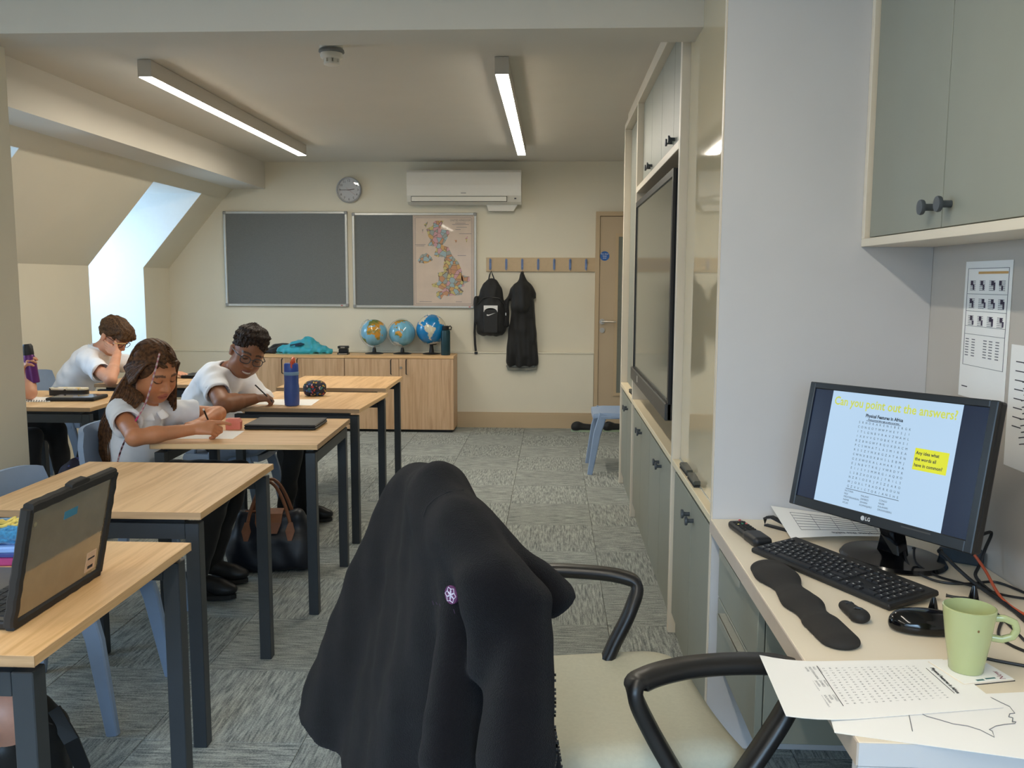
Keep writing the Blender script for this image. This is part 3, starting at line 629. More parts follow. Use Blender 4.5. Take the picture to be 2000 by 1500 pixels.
# ================================================================== PUPIL CHAIRS
def make_chair(label):
    t = thing('pupil_chair', label, 'chair', (0, 0, 0), 0, 'pale blue pupil chairs')
    P = []
    for i in range(15):
        u = -1+2*i/14; row = []
        for j in range(15):
            v = -1+2*j/14; x = .20*u-.0; y = (.205-.02*u)*v
            row.append((x, y, .452+.012*v*v-.018*max(0, u-.55)**1.2*2-.006*(1-u*u)))
        P.append(row)
    Q = [[(a[0], a[1], a[2]-.012) for a in r] for r in P]
    m = MB().grid(P).grid([list(reversed(r)) for r in Q]); n = 15
    rim = [P[0][j] for j in range(n)]+[P[i][n-1] for i in range(1, n)]+[P[n-1][j] for j in range(n-2, -1, -1)]+[P[i][0] for i in range(n-2, 0, -1)]
    m.rings([[(p[0]*1.0, p[1], p[2]) for p in rim], [(p[0]*1.02, p[1]*1.03, p[2]-.018) for p in rim], [(p[0]*1.02, p[1]*1.03, p[2]-.035) for p in rim], [(p[0], p[1], p[2]-.012) for p in rim]], cap=False)
    obj('seat', m, M_plastic, t, sm=50)
    B0, B1 = [], []
    for i in range(12):
        s = i/11; z = .47+.315*s; row = []; row2 = []
        for j in range(17):
            v = -1+2*j/16; wd = (.17+.045*min(1, s*2.2))*(1-.12*max(0, s-.8)/.2*abs(v)**3); zz = z-.03*max(0, s-.5)*abs(v)**4
            x = -.185-.055*s+.05*v*v*(.4+.6*s)
            row.append((x, wd*v, zz)); row2.append((x-.014-.01*v*v, wd*v, zz))
        B0.append(row); B1.append(row2)
    m = MB().grid(B0).grid([list(reversed(r)) for r in B1]); a, b = len(B0), len(B0[0])
    r0 = B0[0]+[B0[i][b-1] for i in range(1, a)]+B0[a-1][::-1][1:]+[B0[i][0] for i in range(a-2, 0, -1)]
    r1 = B1[0]+[B1[i][b-1] for i in range(1, a)]+B1[a-1][::-1][1:]+[B1[i][0] for i in range(a-2, 0, -1)]
    m.rings([r0, r1], cap=False); obj('backrest', m, M_plastic, t, sm=50)
    for s in (-1, 1):
        obj('leg', MB().bar([(.13, s*.185, .452), (.175, s*.195, .30), (.225, s*.21, 0)], [.062, .055, .038], [.03, .028, .024], up=(0, 1, 0), bev=.35), M_plastic, t, sm=40)
        obj('leg', MB().bar([(-.17, s*.18, .50), (-.185, s*.188, .42), (-.215, s*.195, .25), (-.255, s*.205, 0)], [.05, .06, .052, .036], [.03, .03, .028, .024], up=(0, 1, 0), bev=.35), M_plastic, t, sm=40)
        obj('apron', MB().bar([(.15, s*.19, .425), (-.17, s*.185, .425)], .03, .02, up=(0, 0, 1)), M_plastic, t)
    return t
ch = make_chair('pale blue plastic chair tucked under the bare oak desk'); ch.location = (-1.59, 2.767, 0)
dup(ch, (-1.80, 3.80, 0), .03, 'pale blue plastic chair the writing girl sits on')
dup(ch, (-1.83, 4.93, 0), 0, 'pale blue plastic chair the smiling boy sits on')
dup(ch, (-3.40, 5.95, 0), 0, 'pale blue plastic chair behind the boy resting his head')
dup(ch, (-3.45, 4.9, 0), 0, 'pale blue plastic chair of the pupil behind the pillar')
dup(ch, (.51, 6.62, 0), math.pi, 'pale blue plastic chair standing alone by the door')
# ================================================================== THINGS ON THE STUDENT DESKS
TZ = .74
def closed_laptop(cx, cy, rz, label):
    t = thing('closed_laptop', label, 'laptop', (cx, cy, TZ), rz)
    obj('base', MB().box(-.165, .165, -.115, .115, .002, .014, .004), M_black, t); obj('lid', MB().box(-.165, .165, -.115, .115, .0145, .024, .004), mat('black_lid', sr(38, 37, 37), .5, var=.05, bump=.02), t)
    for sx in (-1, 1): obj('foot', MB().box(sx*.13-.02, sx*.13+.02, -.1, -.09, 0, .002), M_rubber, t)
p = onz(560, 828, TZ+.01); closed_laptop(p[0], p[1], math.radians(1), 'closed black laptop on the writing girl\'s desk')
def sheet(name, label, cat, corners, z, m=M_paper, n=10, lift=None, th=.0006, group=None):
    """paper: bilinear patch between 4 xy corners (TL,TR,BR,BL) with a height function"""
    c = [A(q[:2], float) for q in corners]; o = sum(c)/4; P = []
    for i in range(n+1):
        v = i/n; row = []
        for j in range(n+1):
            u = j/n; q = (c[0]*(1-u)+c[1]*u)*(1-v)+(c[3]*(1-u)+c[2]*u)*v-o
            row.append((q[0], q[1], (lift(u, v) if lift else 0)+th))
        P.append(row)
    t = thing(name, label, cat, (o[0], o[1], z), 0, group)
    lo_ = [[(a[0], a[1], a[2]-th) for a in r] for r in P]; mb = MB().grid(P).grid([list(reversed(r)) for r in lo_])
    N = n+1; rim = lambda Q: Q[0]+[Q[i][n] for i in range(1, N)]+Q[n][::-1][1:]+[Q[i][0] for i in range(n-1, 0, -1)]
    mb.rings([rim(P), rim(lo_)], cap=False); s = obj('sheet', mb, m, t, sm=60)
    def at(u, v, dz=.0004):
        q = (c[0]*(1-u)+c[1]*u)*(1-v)+(c[3]*(1-u)+c[2]*u)*v-o; return (q[0], q[1], (lift(u, v) if lift else 0)+th+dz)
    return t, at
def sq(pts, z): return [onz(x, y, z) for x, y in pts]
sheet('worksheet', 'white worksheet under the writing girl\'s hand', 'paper', sq([(372, 840), (477, 842), (455, 857), (345, 857)], TZ), TZ)
sheet('worksheet', 'white worksheet between the smiling boy and his blue bottle', 'paper', sq([(520, 780), (625, 780), (608, 792), (498, 790)], TZ), TZ)
# pink pencil sharpener cup
p = onz(457, 838, TZ); t = thing('pink_eraser', 'translucent pink eraser block standing on the writing girl\'s desk', 'eraser', (p[0], p[1], TZ), .1)
obj('body', MB().prism([(-.032, 0), (.032, 0), (.034, .035), (.024, .05), (-.028, .05), (-.033, .04)], -.02, .02, Matrix(((1, 0, 0, 0), (0, 0, -1, 0), (0, 1, 0, 0), (0, 0, 0, 1)))), mat('pink_rubber', sr(226, 128, 112), .4, var=.04), t)
# blue bottle
p = onz(570.5, 792, TZ); t = thing('water_bottle', 'translucent blue water bottle with orange spout loop', 'bottle', (p[0], p[1], TZ))
M_bb = mat('blue_bottle', sr(66, 92, 158), .2, var=.05, trans=.25)
obj('body', MB().lathe([(.034, 0), (.0395, .004), (.0415, .03), (.041, .10), (.0385, .125), (.039, .15), (.039, .168)], 32), M_bb, t, sm=True)
obj('collar', MB().lathe([(.0395, .168), (.0405, .17), (.0405, .184), (.039, .187)], 32), mat('blue_grey_plastic', sr(120, 150, 176), .4), t, sm=True)
obj('cap', MB().lathe([(.039, .187), (.0395, .19), (.038, .226), (.034, .232), (.014, .233)], 32), mat('royal_blue_plastic', sr(48, 78, 158), .35), t, sm=True)
obj('straw', MB().cyl((.005, -.0, .012), (.008, 0, .2), .005, n=10), mat('dark_blue_plastic', sr(40, 44, 96), .4), t)
obj('carry_loop', MB().bar([(.012, -.024, .205), (.012, -.03, .222), (.012, -.018, .25), (.012, .0, .256), (.012, .018, .25), (.012, .022, .225)], .022, .008, up=(1, 0, 0), bev=.4), mat('orange_plastic', sr(214, 84, 44), .4), t, sm=40)
obj('spout', MB().box(.003, .022, -.032, -.022, .196, .245, .003), MATS['orange_plastic'], t)
# patterned pencil case
def pattern_mat(name, base, cols, scale):
    m = bpy.data.materials.new(name); m.use_nodes = True; nt = m.node_tree; b = nt.nodes['Principled BSDF']; b.inputs['Roughness'].default_value = .7
    tc = _n(nt, 'ShaderNodeTexCoord'); vo = _n(nt, 'ShaderNodeTexVoronoi'); vo.inputs['Scale'].default_value = scale
    nz = _n(nt, 'ShaderNodeTexNoise'); nz.inputs['Scale'].default_value = scale*.7; ad = _n(nt, 'ShaderNodeMix'); ad.data_type = 'VECTOR'; ad.inputs[0].default_value = .03
    nt.links.new(tc.outputs['Object'], nz.inputs['Vector']); nt.links.new(tc.outputs['Object'], ad.inputs[4]); nt.links.new(nz.outputs['Color'], ad.inputs[5]); nt.links.new(ad.outputs[1], vo.inputs['Vector'])
    se = _n(nt, 'ShaderNodeSeparateColor'); nt.links.new(vo.outputs['Color'], se.inputs[0]); cr = _n(nt, 'ShaderNodeValToRGB'); cr.color_ramp.interpolation = 'CONSTANT'; e = cr.color_ramp.elements
    e[0].color = (*cols[0], 1); e[1].position = 1/len(cols); e[1].color = (*cols[1], 1)
    for k in range(2, len(cols)): q = e.new(k/len(cols)); q.color = (*cols[k], 1)
    nt.links.new(se.outputs[1], cr.inputs[0]); lt = _n(nt, 'ShaderNodeMath'); lt.operation = 'LESS_THAN'; lt.inputs[1].default_value = .42; nt.links.new(vo.outputs['Distance'], lt.inputs[0])
    mx = _n(nt, 'ShaderNodeMix'); mx.data_type = 'RGBA'; mx.inputs[6].default_value = (*base, 1); nt.links.new(lt.outputs[0], mx.inputs[0]); nt.links.new(cr.outputs[0], mx.inputs[7]); nt.links.new(mx.outputs[2], b.inputs['Base Color']); return m
p = onz(612, 775, TZ); me = sdf_mesh('body', [rbox((0, 0, .042), (.066, .04, .042), .034), ell((0, 0, .055), (.05, .035, .035), k=.03)], .004, disp=lambda P: .0016*wob(P, 130, 3))
t = thing('pencil_case', 'bulging pencil case with bright doodle pattern beside the blue bottle', 'pencil case', (p[0], p[1]+.04, TZ), .15)
obj('body', me, pattern_mat('doodle_print', sr(30, 34, 52), [sr(176, 60, 52), sr(70, 130, 120), sr(190, 150, 150), sr(50, 90, 150), sr(180, 150, 60), sr(40, 42, 58)], 62), t)
obj('zip', MB().tube([(-.062, -.012, .06), (-.04, -.014, .083), (0, -.016, .09), (.04, -.014, .083), (.062, -.012, .06)], .0035, 6), M_black, t)
obj('pull_tab', MB().box(.05, .066, -.022, -.014, .035, .06, .002), M_black, t)
# tablet, spiral notebook, pencil tin on the desk by the pillar
def P4(pts): return [onz(x, y, TZ) for x, y in pts]
q = P4([(118, 770), (198, 770), (190, 790), (98, 791)]); c = sum(q)/4; t = thing('tablet', 'black cased tablet lying on the desk beside the pillar', 'tablet', (c[0], c[1], TZ), .06)
obj('case', MB().box(-.135, .135, -.095, .095, 0, .02, .007), M_rubber, t); obj('screen', MB().box(-.115, .115, -.075, .075, .02, .0206), mat('tablet_glass', sr(60, 66, 76), .05), t)
t, at_ = sheet('notebook', 'open spiral notebook on the desk beside the pillar', 'notebook', P4([(20, 776), (96, 777), (98, 785), (16, 785)]), TZ, th=.004)
for k in range(14):
    bx, by, bz_ = at_(.12+.062*k, 1.0); obj('coil', MB().tube([(bx, by+.005*math.cos(a), .004+.006*math.sin(a)) for a in np.linspace(0, 6.28, 10)[:-1]], .0013, 5, closed=True), M_black, t)
c = onz(130, 773, TZ); t = thing('pencil_tin', 'black oval pencil tin with pale picture lid beside the pillar', 'pencil case', (c[0], c[1]+.03, TZ))
ov = [(.115*math.copysign(abs(math.cos(a))**.55, math.cos(a)), .04*math.copysign(abs(math.sin(a))**.7, math.sin(a))) for a in np.linspace(0, 6.283, 41)[:-1]]
obj('base', MB().prism(ov, 0, .034), M_black, t); obj('lid', MB().prism([(x*.99, y*.99) for x, y in ov], .034, .044), pattern_mat('cartoon_print', sr(226, 216, 190), [sr(228, 220, 200), sr(206, 160, 80), sr(226, 220, 210), sr(60, 50, 44), sr(220, 190, 110)], 26), t)
c = onz(380, 747, TZ); t = thing('closed_laptop', 'dark laptop on the far desk seen between the girl and the smiling boy', 'laptop', (-2.42, 6.05, TZ), 0)
obj('base', MB().box(-.15, .15, -.10, .10, 0, .012, .004), M_black, t); obj('lid', MB().box(-.15, .15, -.10, .10, .0125, .022, .004), M_black, t)
obj('cable', MB().tube([(-.12, .1, .02), (-.05, .14, .05), (.05, .13, .055), (.14, .1, .05), (.2, .12, .02)], .0035, 6), M_black, t)
# open laptop in rugged clear case on the nearest desk
hn = onz(25, 1217, TZ+.014); d = A([.0, 1.0, 0]); d /= np.linalg.norm(d)
t = thing('open_laptop', 'open laptop in a rugged black case with clear back, facing away', 'laptop', (hn[0], hn[1], TZ), 0)
xd = Vector(d); back = Vector((d[1], -d[0], 0)); tilt = math.radians(12); up = Vector((0, 0, 1))*math.cos(tilt)+back*math.sin(tilt)
W_, H_ = .315, .225
LM = frame((0, 0, .016), xd, up)   # lid frame: x along hinge, y up the lid, z = x cross y (out of the back)
obj('base', MB().box(-.004, W_+.004, 0, .235, 0, .018, .005, M=frame((0, 0, 0), xd, -back)), M_black, t)
kb = MB()
for r in range(5):
    for k in range(13): kb.box(.02+k*.0212, .0385+k*.0212, .03+r*.02, .047+r*.02, .0, .0025, M=frame((0, 0, .0185), xd, -back))
obj('keys', kb, mat('laptop_key', sr(30, 30, 32), .5), t)['kind'] = 'stuff'
obj('palm_rest', MB().box(.003, W_-.003, .008, .228, .0181, .0186, M=frame((0, 0, 0), xd, -back)), mat('brown_grey_plastic', sr(92, 86, 78), .4), t)
lid = obj('lid', MB().box(0, W_, 0, H_, -.006, .004, .002, M=LM), mat('gloss_lid', sr(120, 104, 80), .06, var=.05, spec=.9, coat=1.0), t)
bz = MB()
outer = []
for (a, b) in (((-.006, -.006), (W_+.006, -.006)), ((W_+.006, -.006), (W_+.006, H_+.008)), ((W_+.006, H_+.008), (-.006, H_+.008)), ((-.006, H_+.008), (-.006, -.006))):
    a, b = A(a), A(b)
    bz.bar([tuple(LM @ Vector((*(a+(b-a)*s), -.001+.0015*math.sin(s*40)))) for s in np.linspace(0, 1, 14)], .022, .02, up=tuple(LM.to_3x3() @ Vector((0, 0, 1))), bev=.4)
obj('bumper', bz, M_rubber, t, sm=40)
obj('latch', MB().bar([tuple(LM @ Vector((x, H_+.02, 0))) for x in (W_*.42, W_*.46, W_*.6, W_*.64)], [.008, .016, .016, .008], .016, up=tuple(LM.to_3x3() @ Vector((0, 0, 1)))), M_rubber, t)
obj('sticker', MB().box(W_*.4, W_*.56, H_-.05, H_-.033, .004, .0046, M=LM), mat('blue_sticker', sr(54, 130, 160), .4), t)
st = obj('asset_label', MB().box(W_*.80, W_*.93, .014, .06, .004, .0046, M=LM), mat('label_paper', sr(222, 190, 160), .6), t)
obj('print', MB().box(W_*.83, W_*.9, .02, .027, .0046, .0049, M=LM).box(W_*.82, W_*.91, .042, .046, .0046, .0049, M=LM), M_ink, st)
obj('lens', MB().cyl(tuple(LM @ Vector((.02, H_-.03, .004))), tuple(LM @ Vector((.02, H_-.03, .0047))), .005, n=12), mat('lens_grey', sr(150, 140, 110), .3), t)
# pencil tray with fluffy blue case and yellow laces behind the laptop
c = onz(20, 1085, TZ); t = thing('pencil_tray', 'blue and pink pencil box behind the open laptop', 'pencil box', (-1.345, 2.03, TZ), .1)
obj('lower_box', MB().box(-.11, .11, -.06, .06, 0, .022, .004), mat('magenta_plastic', sr(150, 50, 110), .4), t); obj('middle_band', MB().box(-.112, .112, -.062, .062, .022, .032, .002), mat('navy_plastic', sr(40, 60, 130), .4), t); obj('lid', MB().box(-.113, .113, -.063, .063, .032, .048, .004), mat('sky_plastic', sr(120, 160, 220), .4), t)
t = thing('fluffy_pouch', 'fluffy blue pouch with yellow lace on the pencil box', 'pouch', (-1.345, 2.03, TZ+.048), .1)
obj('pouch', sdf_mesh('pouch', [rbox((0, 0, .022), (.10, .052, .022), .018)], .004, disp=lambda P: .004*wob(P, 320, 5)), mat('blue_fluff', sr(46, 120, 165), .9, var=.3, scale=160, sheen=.5, bump=.5), t)
obj('lace', MB().tube([(.03+.045*math.cos(a*2.3)*(.4+.1*a), -.02+.02*math.sin(a*3.1), .05+.006*math.sin(a*5)) for a in np.linspace(0, 6.3, 40)], .004, 6), mat('yellow_lace', sr(206, 184, 96), .8), t)
# ================================================================== GLOBES (continents painted per vertex from coarse outlines, lon/lat)
CONT = {
 'africa': [(-17, 15), (-16, 21), (-10, 29), (-6, 35), (10, 37), (20, 31), (32, 31), (38, 20), (43, 11), (51, 12), (45, 2), (40, -5), (40, -15), (35, -20), (32, -28), (26, -34), (18, -34), (14, -22), (12, -6), (9, 1), (5, 5), (-8, 4), (-14, 9)],
 'eurasia': [(-10, 36), (-9, 43), (-2, 44), (-5, 48), (3, 51), (8, 54), (8, 58), (5, 60), (12, 66), (25, 71), (40, 67), (60, 69), (75, 73), (105, 77), (140, 73), (178, 69), (170, 60), (160, 61), (157, 52), (155, 58), (137, 54), (141, 48), (130, 42), (127, 35), (121, 38), (119, 35), (122, 30), (117, 23), (108, 21), (108, 11), (100, 13), (104, 1), (98, 8), (97, 17), (90, 22), (80, 14), (77, 8), (72, 19), (66, 25), (57, 26), (50, 30), (59, 22), (45, 13), (39, 21), (34, 28), (36, 36), (27, 37), (23, 37), (19, 41), (13, 45), (18, 40), (15, 38), (9, 44), (3, 42), (0, 38)],
 'australia': [(114, -22), (122, -17), (130, -12), (137, -12), (136, -16), (141, -17), (143, -11), (146, -19), (153, -26), (150, -37), (141, -38), (136, -34), (130, -32), (124, -33), (116, -35)],
 'samerica': [(-80, -5), (-78, 2), (-77, 8), (-72, 12), (-62, 10), (-52, 5), (-50, 0), (-35, -6), (-39, -15), (-41, -22), (-48, -26), (-54, -34), (-58, -38), (-65, -42), (-66, -50), (-69, -55), (-74, -50), (-73, -37), (-70, -19), (-76, -14)],
 'namerica': [(-168, 66), (-156, 71), (-125, 70), (-95, 70), (-82, 68), (-94, 60), (-85, 55), (-79, 52), (-77, 60), (-65, 59), (-56, 52), (-66, 45), (-76, 36), (-81, 30), (-81, 25), (-90, 30), (-97, 27), (-97, 20), (-88, 21), (-84, 11), (-78, 8), (-84, 9), (-95, 16), (-106, 22), (-114, 31), (-124, 40), (-124, 49), (-135, 58), (-152, 59), (-165, 55)],
 'greenland': [(-55, 60), (-42, 60), (-22, 70), (-20, 80), (-45, 83), (-68, 78)], 'antarctica': [(-180, -72), (-60, -66), (0, -70), (90, -66), (180, -72), (180, -90), (-180, -90)],
 'madagascar': [(44, -17), (50, -16), (47, -25), (44, -24)], 'newguinea': [(131, -2), (141, -3), (150, -9), (143, -9), (138, -7)], 'borneo': [(109, 1), (117, 6), (118, 0), (114, -4)], 'sumatra': [(95, 5), (104, -3), (105, -6), (100, -1)], 'japan': [(130, 32), (140, 36), (142, 43), (139, 40), (133, 35)]}
def pip(x, y, poly):
    ins = np.zeros(x.shape, bool); n = len(poly)
    for i in range(n):
        x0, y0 = poly[i]; x1, y1 = poly[(i+1) % n]; c = ((y0 > y) != (y1 > y)) & (x < (x1-x0)*(y-y0)/((y1-y0) if y1 != y0 else 1e-9)+x0); ins ^= c
    return ins
def globe(px, py, r, lon0, lat0, tiltd, label, sea, land, z0=SZ, ice=False):
    c = ony(px, py, 8.36); zc = c[2]; t = thing('globe', label, 'globe', (c[0], 8.36, z0), 0, 'desk globes')
    h = zc-z0; n, m_ = 144, 90; V = []; P = []
    for i in range(m_+1):
        la = math.pi/2-math.pi*i/m_
        P.append([(math.cos(la)*math.cos(2*math.pi*j/n), math.cos(la)*math.sin(2*math.pi*j/n), math.sin(la)) for j in range(n)])
    mb = MB().rings(P, cap=False); me = mb.mesh('ball'); smooth(me, 180); u = verts(me); lon = np.degrees(np.arctan2(u[:, 1], u[:, 0])); lat = np.degrees(np.arcsin(np.clip(u[:, 2], -1, 1)))
    col = np.tile(A(sea), (len(u), 1))*(1+.12*wob(u, 7, 2))[:, None]; lo2 = lon+2*wob(u, 25, 4); la2 = lat+2*wob(u, 25, 6)
    for nm, pl in CONT.items():
        i_ = pip(lo2, la2, pl)
        if ice: cc = np.tile(A(land), (len(u), 1))*(1+.10*wob(u, 16, 8))[:, None]
        else:
            k = np.clip(.5+.6*wob(u, 9, 9)+(np.abs(lat) < 32)*(.35)-(np.abs(lat) > 45)*.5, 0, 1)[:, None]; k = k*(0 if nm == 'samerica' else 1)
            cc = A(sr(96, 118, 58))*(1-k)+A(sr(206, 146, 52))*k
        if nm in ('antarctica', 'greenland'): cc = np.tile(A(sr(216, 226, 226)), (len(u), 1))
        col[i_] = cc[i_]
    # turn lon0/lat0 towards the viewer (-Y), then tilt
    M = Matrix.Rotation(math.radians(tiltd), 4, 'Y') @ Matrix.Rotation(math.radians(lat0), 4, 'X') @ Matrix.Rotation(math.radians(-90-lon0), 4, 'Z')
    me.transform(Matrix.Translation((0, 0, h)) @ M @ Matrix.Scale(r, 4)); paint(me, np.clip(col, 0, 1)); obj('ball', me, vcol_mat('globe_print', .18, .02, coat=.4), t)
    ax = M.to_3x3() @ Vector((0, 0, 1)); sd = ax.cross(Vector((0, -1, 0))).normalized()
    if not ice:
        pts = [Vector((0, 0, h))+(ax*math.cos(a)-sd*math.sin(a))*(r+.012)*(1) for a in np.linspace(0, math.pi, 25)]
        obj('meridian', MB().tube(pts, .004, 8), mat('clear_plastic', (.85, .88, .88), .1, var=0, trans=.8), t, sm=True)
        obj('stem', MB().lathe([(.020, .012), (.018, .03), (.0155, max(.04, h-r-.03)), (.012, max(.045, h-r-.016))], 24), M_black, t, sm=True)
        obj('neck', MB().cyl((0, 0, h-r-.02), (0, 0, h-r+.004), .007, n=10), M_chrome, t)
    else:
        obj('stem', MB().lathe([(.026, .012), (.022, .04), (.017, h-r-.01), (.02, h-r+.004)], 24), M_black, t, sm=True)
        obj('cradle', MB().ell((.02, -.01, h-r+.008), (.034, .03, .012), M=None), M_black, t, sm=True)
    obj('base', MB().lathe([(.082 if ice else .088, 0), (.085, .005), (.06, .012), (.022, .017)], 40), M_black, t, sm=True)
    obj('pole_cap', MB().cyl(Vector((0, 0, h))+ax*(r-.002), Vector((0, 0, h))+ax*(r+.012), .006, n=10), M_chrome, t)
globe(730.5, 649.5, .126, 4, 8, -22, 'pale blue globe showing Africa, left of the three', sr(120, 178, 206), None)
globe(785.5, 650, .126, 138, -22, 18, 'pale blue globe showing Australia, middle of the three', sr(112, 172, 198), None)
globe(842.5, 643.5, .144, -62, -12, -12, 'deep blue globe showing South America beside the dark bottle', sr(20, 124, 186), sr(206, 200, 176), ice=True)
c = ony(870.5, 694, 8.27); t = thing('water_bottle', 'dark teal metal bottle standing beside the globes', 'bottle', (c[0], 8.27, SZ))
obj('body', MB().lathe([(.042, 0), (.044, .006), (.044, .215), (.041, .232), (.03, .238)], 32), mat('teal_metal', sr(36, 66, 74), .35, metal=.3), t, sm=True); obj('cap', MB().lathe([(.031, .238), (.032, .242), (.032, .272), (.028, .276)], 24), M_black, t, sm=True)
obj('carry_loop', MB().tube([(.02, 0, .262), (.045, 0, .275), (.056, 0, .262), (.05, 0, .24), (.03, 0, .242)], .006, 8), M_black, t, sm=True)
# hole punch on the sideboard
c = ony(671, 694, 8.25); t = thing('hole_punch', 'black metal hole punch on the sideboard', 'hole punch', (c[0], 8.25, SZ))
obj('base', MB().box(-.052, .052, -.035, .035, 0, .018, .003), M_black, t); obj('head', MB().box(-.045, .045, -.012, .03, .018, .052, .004), M_black, t); obj('lever', MB().box(-.05, .05, -.03, .028, .056, .082, .006), M_black, t)
obj('label', MB().box(-.02, .02, -.0315, -.03, .062, .074), M_chrome, t); obj('chip_tray', MB().box(-.04, .04, -.036, -.035, .004, .012), M_chrome, t)
# turquoise drawstring bag and black jacket heap
def heap(name, label, cat, px, py, prims, m, vox=.007, disp=None, Y=8.3, z=SZ, group=None):
    c = ony(px, py, Y); t = thing(name, label, cat, (c[0], Y, z), 0, group); o = obj('cloth', sdf_mesh('cloth', prims+[half((0, 0, .003), (0, 0, -1), (-.6, -.4, -.15), (.6, .4, .01))], vox, disp), m, t); return t
M_turq = mat('turquoise_nylon', sr(40, 158, 178), .5, var=.12, scale=14, bump=.2, bscale=80, sheen=.2)
t = heap('drawstring_bag', 'crumpled turquoise drawstring bag on the sideboard', 'bag', 592, 694, [ell((0, 0, .025), (.27, .10, .05), k=.04), cone((-.17, 0, .03), (.03, .02, .10), .045, .055, k=.05), cone((.03, .02, .09), (.06, .02, .115), .04, .03, k=.05), cone((.06, .01, .09), (.24, 0, .02), .05, .035, k=.04)], M_turq, disp=lambda P: .013*np.abs(wob(P*A([1, 1, .6]), 32, 11))-.006+.004*wob(P, 70, 5))
obj('cord', MB().tube([(-.24, -.07, .008), (-.15, -.115, .006), (0, -.12, .005), (.12, -.118, .006), (.24, -.09, .006), (.27, -.03, .006)], .004, 6), mat('pale_cord', sr(120, 170, 150), .7), t)
obj('print', MB().tube([(-.10, -.075, .085), (-.04, -.073, .097), (.0, -.07, .105), (.03, -.075, .098), (.0, -.082, .09), (-.05, -.082, .082)], .008, 6), mat('navy_print', sr(24, 60, 84), .6), t)
heap('black_hoodie', 'black hooded top heaped behind the turquoise bag', 'clothing', 540, 690, [ell((-.02, 0, .02), (.12, .10, .035), k=.03), ell((.05, .03, .05), (.10, .08, .045), k=.03), cone((-.08, 0, .02), (-.02, 0, .04), .03, .03)], M_blackcloth, disp=lambda P: .006*wob(P, 45, 3), Y=8.36)
# ------------------------------------------------------------------ backpack and coat on the hooks
c = ony(960, 600, YB); zt = ony(960, 541, YB)[2]; zb = ony(962, 655, YB)[2]; Hb = zt-zb
t = thing('black_backpack', 'black backpack with white tick logo hanging from the coat rail', 'backpack', (c[0]+.005, YB-.085, zb))
me = sdf_mesh('body', [rbox((0, 0, .16), (.145, .075, .16), .07), ell((0, 0, .34), (.12, .065, .21), k=.05), rbox((0, -.045, .15), (.11, .045, .13), .04, k=.02), rbox((-.145, .0, .25), (.02, .05, .13), .02, k=.02), rbox((.15, .01, .22), (.02, .05, .14), .02, k=.02)], .006, disp=lambda P: .004*wob(P, 40, 7))
obj('body', me, M_blackcloth, t)
obj('front_pocket', sdf_mesh('front_pocket', [rbox((0, -.088, .145), (.072, .014, .115), .012)], .004), mat('black_polyester', sr(24, 24, 25), .6, var=.1, scale=60, bump=.1), t)
pa = MB(); arch = [(.062*math.cos(a), .235+.036*math.sin(a)) for a in np.linspace(math.pi, 0, 14)]
pa.prism([(-.066, .232), (-.062, .235)]+arch[1:-1]+[(.062, .235), (.066, .232), (.066, .294), (-.066, .294)], .0, .004, Matrix(((1, 0, 0, 0), (0, 0, -1, -.104), (0, 1, 0, 0), (0, 0, 0, 1))))
obj('white_patch', pa, mat('white_print', sr(222, 220, 218), .6), t)
sw = [(-.034, .212), (-.026, .207), (-.012, .2085), (.046, .226), (-.004, .203), (-.022, .196), (-.034, .197), (-.039, .203)]
obj('swoosh', MB().prism(sw, 0, .003, Matrix(((1, 0, 0, 0), (0, 0, -1, -.103), (0, 1, 0, 0), (0, 0, 0, 1)))), MATS['white_print'], t)
obj('grab_loop', MB().tube([(-.03, 0, Hb-.04), (-.018, .01, Hb+.02), (-.004, .03, Hb+.055), (.01, .01, Hb+.02), (.03, 0, Hb-.03)], .006, 8), M_blackcloth, t, sm=True)
obj('strap', MB().bar([(-.13, .05, .28), (-.16, .04, .15), (-.165, .04, .03), (-.16, .03, -.08), (-.152, .02, -.15)], .022, .005, up=(0, 1, 0)), M_blackcloth, t); obj('strap_end', MB().box(-.165, -.135, .01, .03, -.18, -.155, .004), M_black, t)
obj('zip', MB().tube([(.13, -.06, .10), (.14, -.055, .2), (.13, -.05, .3), (.08, -.06, .36), (0, -.066, .375), (-.08, -.06, .36), (-.13, -.05, .3)], .004, 6), M_black, t); obj('zip_pull', MB().box(.138, .146, -.075, -.065, .2, .225), M_chrome, t)
c = ony(1021, 534, YB); zt = c[2]; zb = ony(1018, 716, YB)[2]; H = zt-zb
t = thing('black_coat', 'black hooded coat hanging from the third hook', 'coat', (c[0], YB-.07, zb))
L_ = [cone((0, 0, H), (-.005, -.01, H-.17), .012, .075, k=.03), cone((-.01, -.01, H-.16), (-.01, -.01, H-.30), .085, .10, k=.03), cone((-.02, -.04, H-.20), (.0, -.05, H-.27), .055, .06, k=.02), cone((0, 0, H-.02), (.10, .02, H-.20), .014, .035, k=.03), cone((.1, .02, H-.20), (.15, .01, H-.255), .018, .003, k=.02), cone((-.08, 0, H-.18), (-.13, -.01, H-.245), .05, .025, k=.02),
      cone((-.03, 0, H-.28), (-.10, 0, .06), .07, .062, k=.02), cone((.0, -.01, H-.3), (-.01, -.02, .03), .06, .06, k=.012), cone((.05, 0, H-.28), (.095, .0, .05), .06, .06, k=.012), half((0, 0, .012), (0, 0, -1), (-.3, -.2, -.1), (.3, .2, .02))]
obj('shell', sdf_mesh('shell', L_, .006, disp=lambda P: .006*np.sin(P[:, 0]*70+P[:, 2]*6)+.004*wob(P, 30, 2)), M_blackcloth, t)
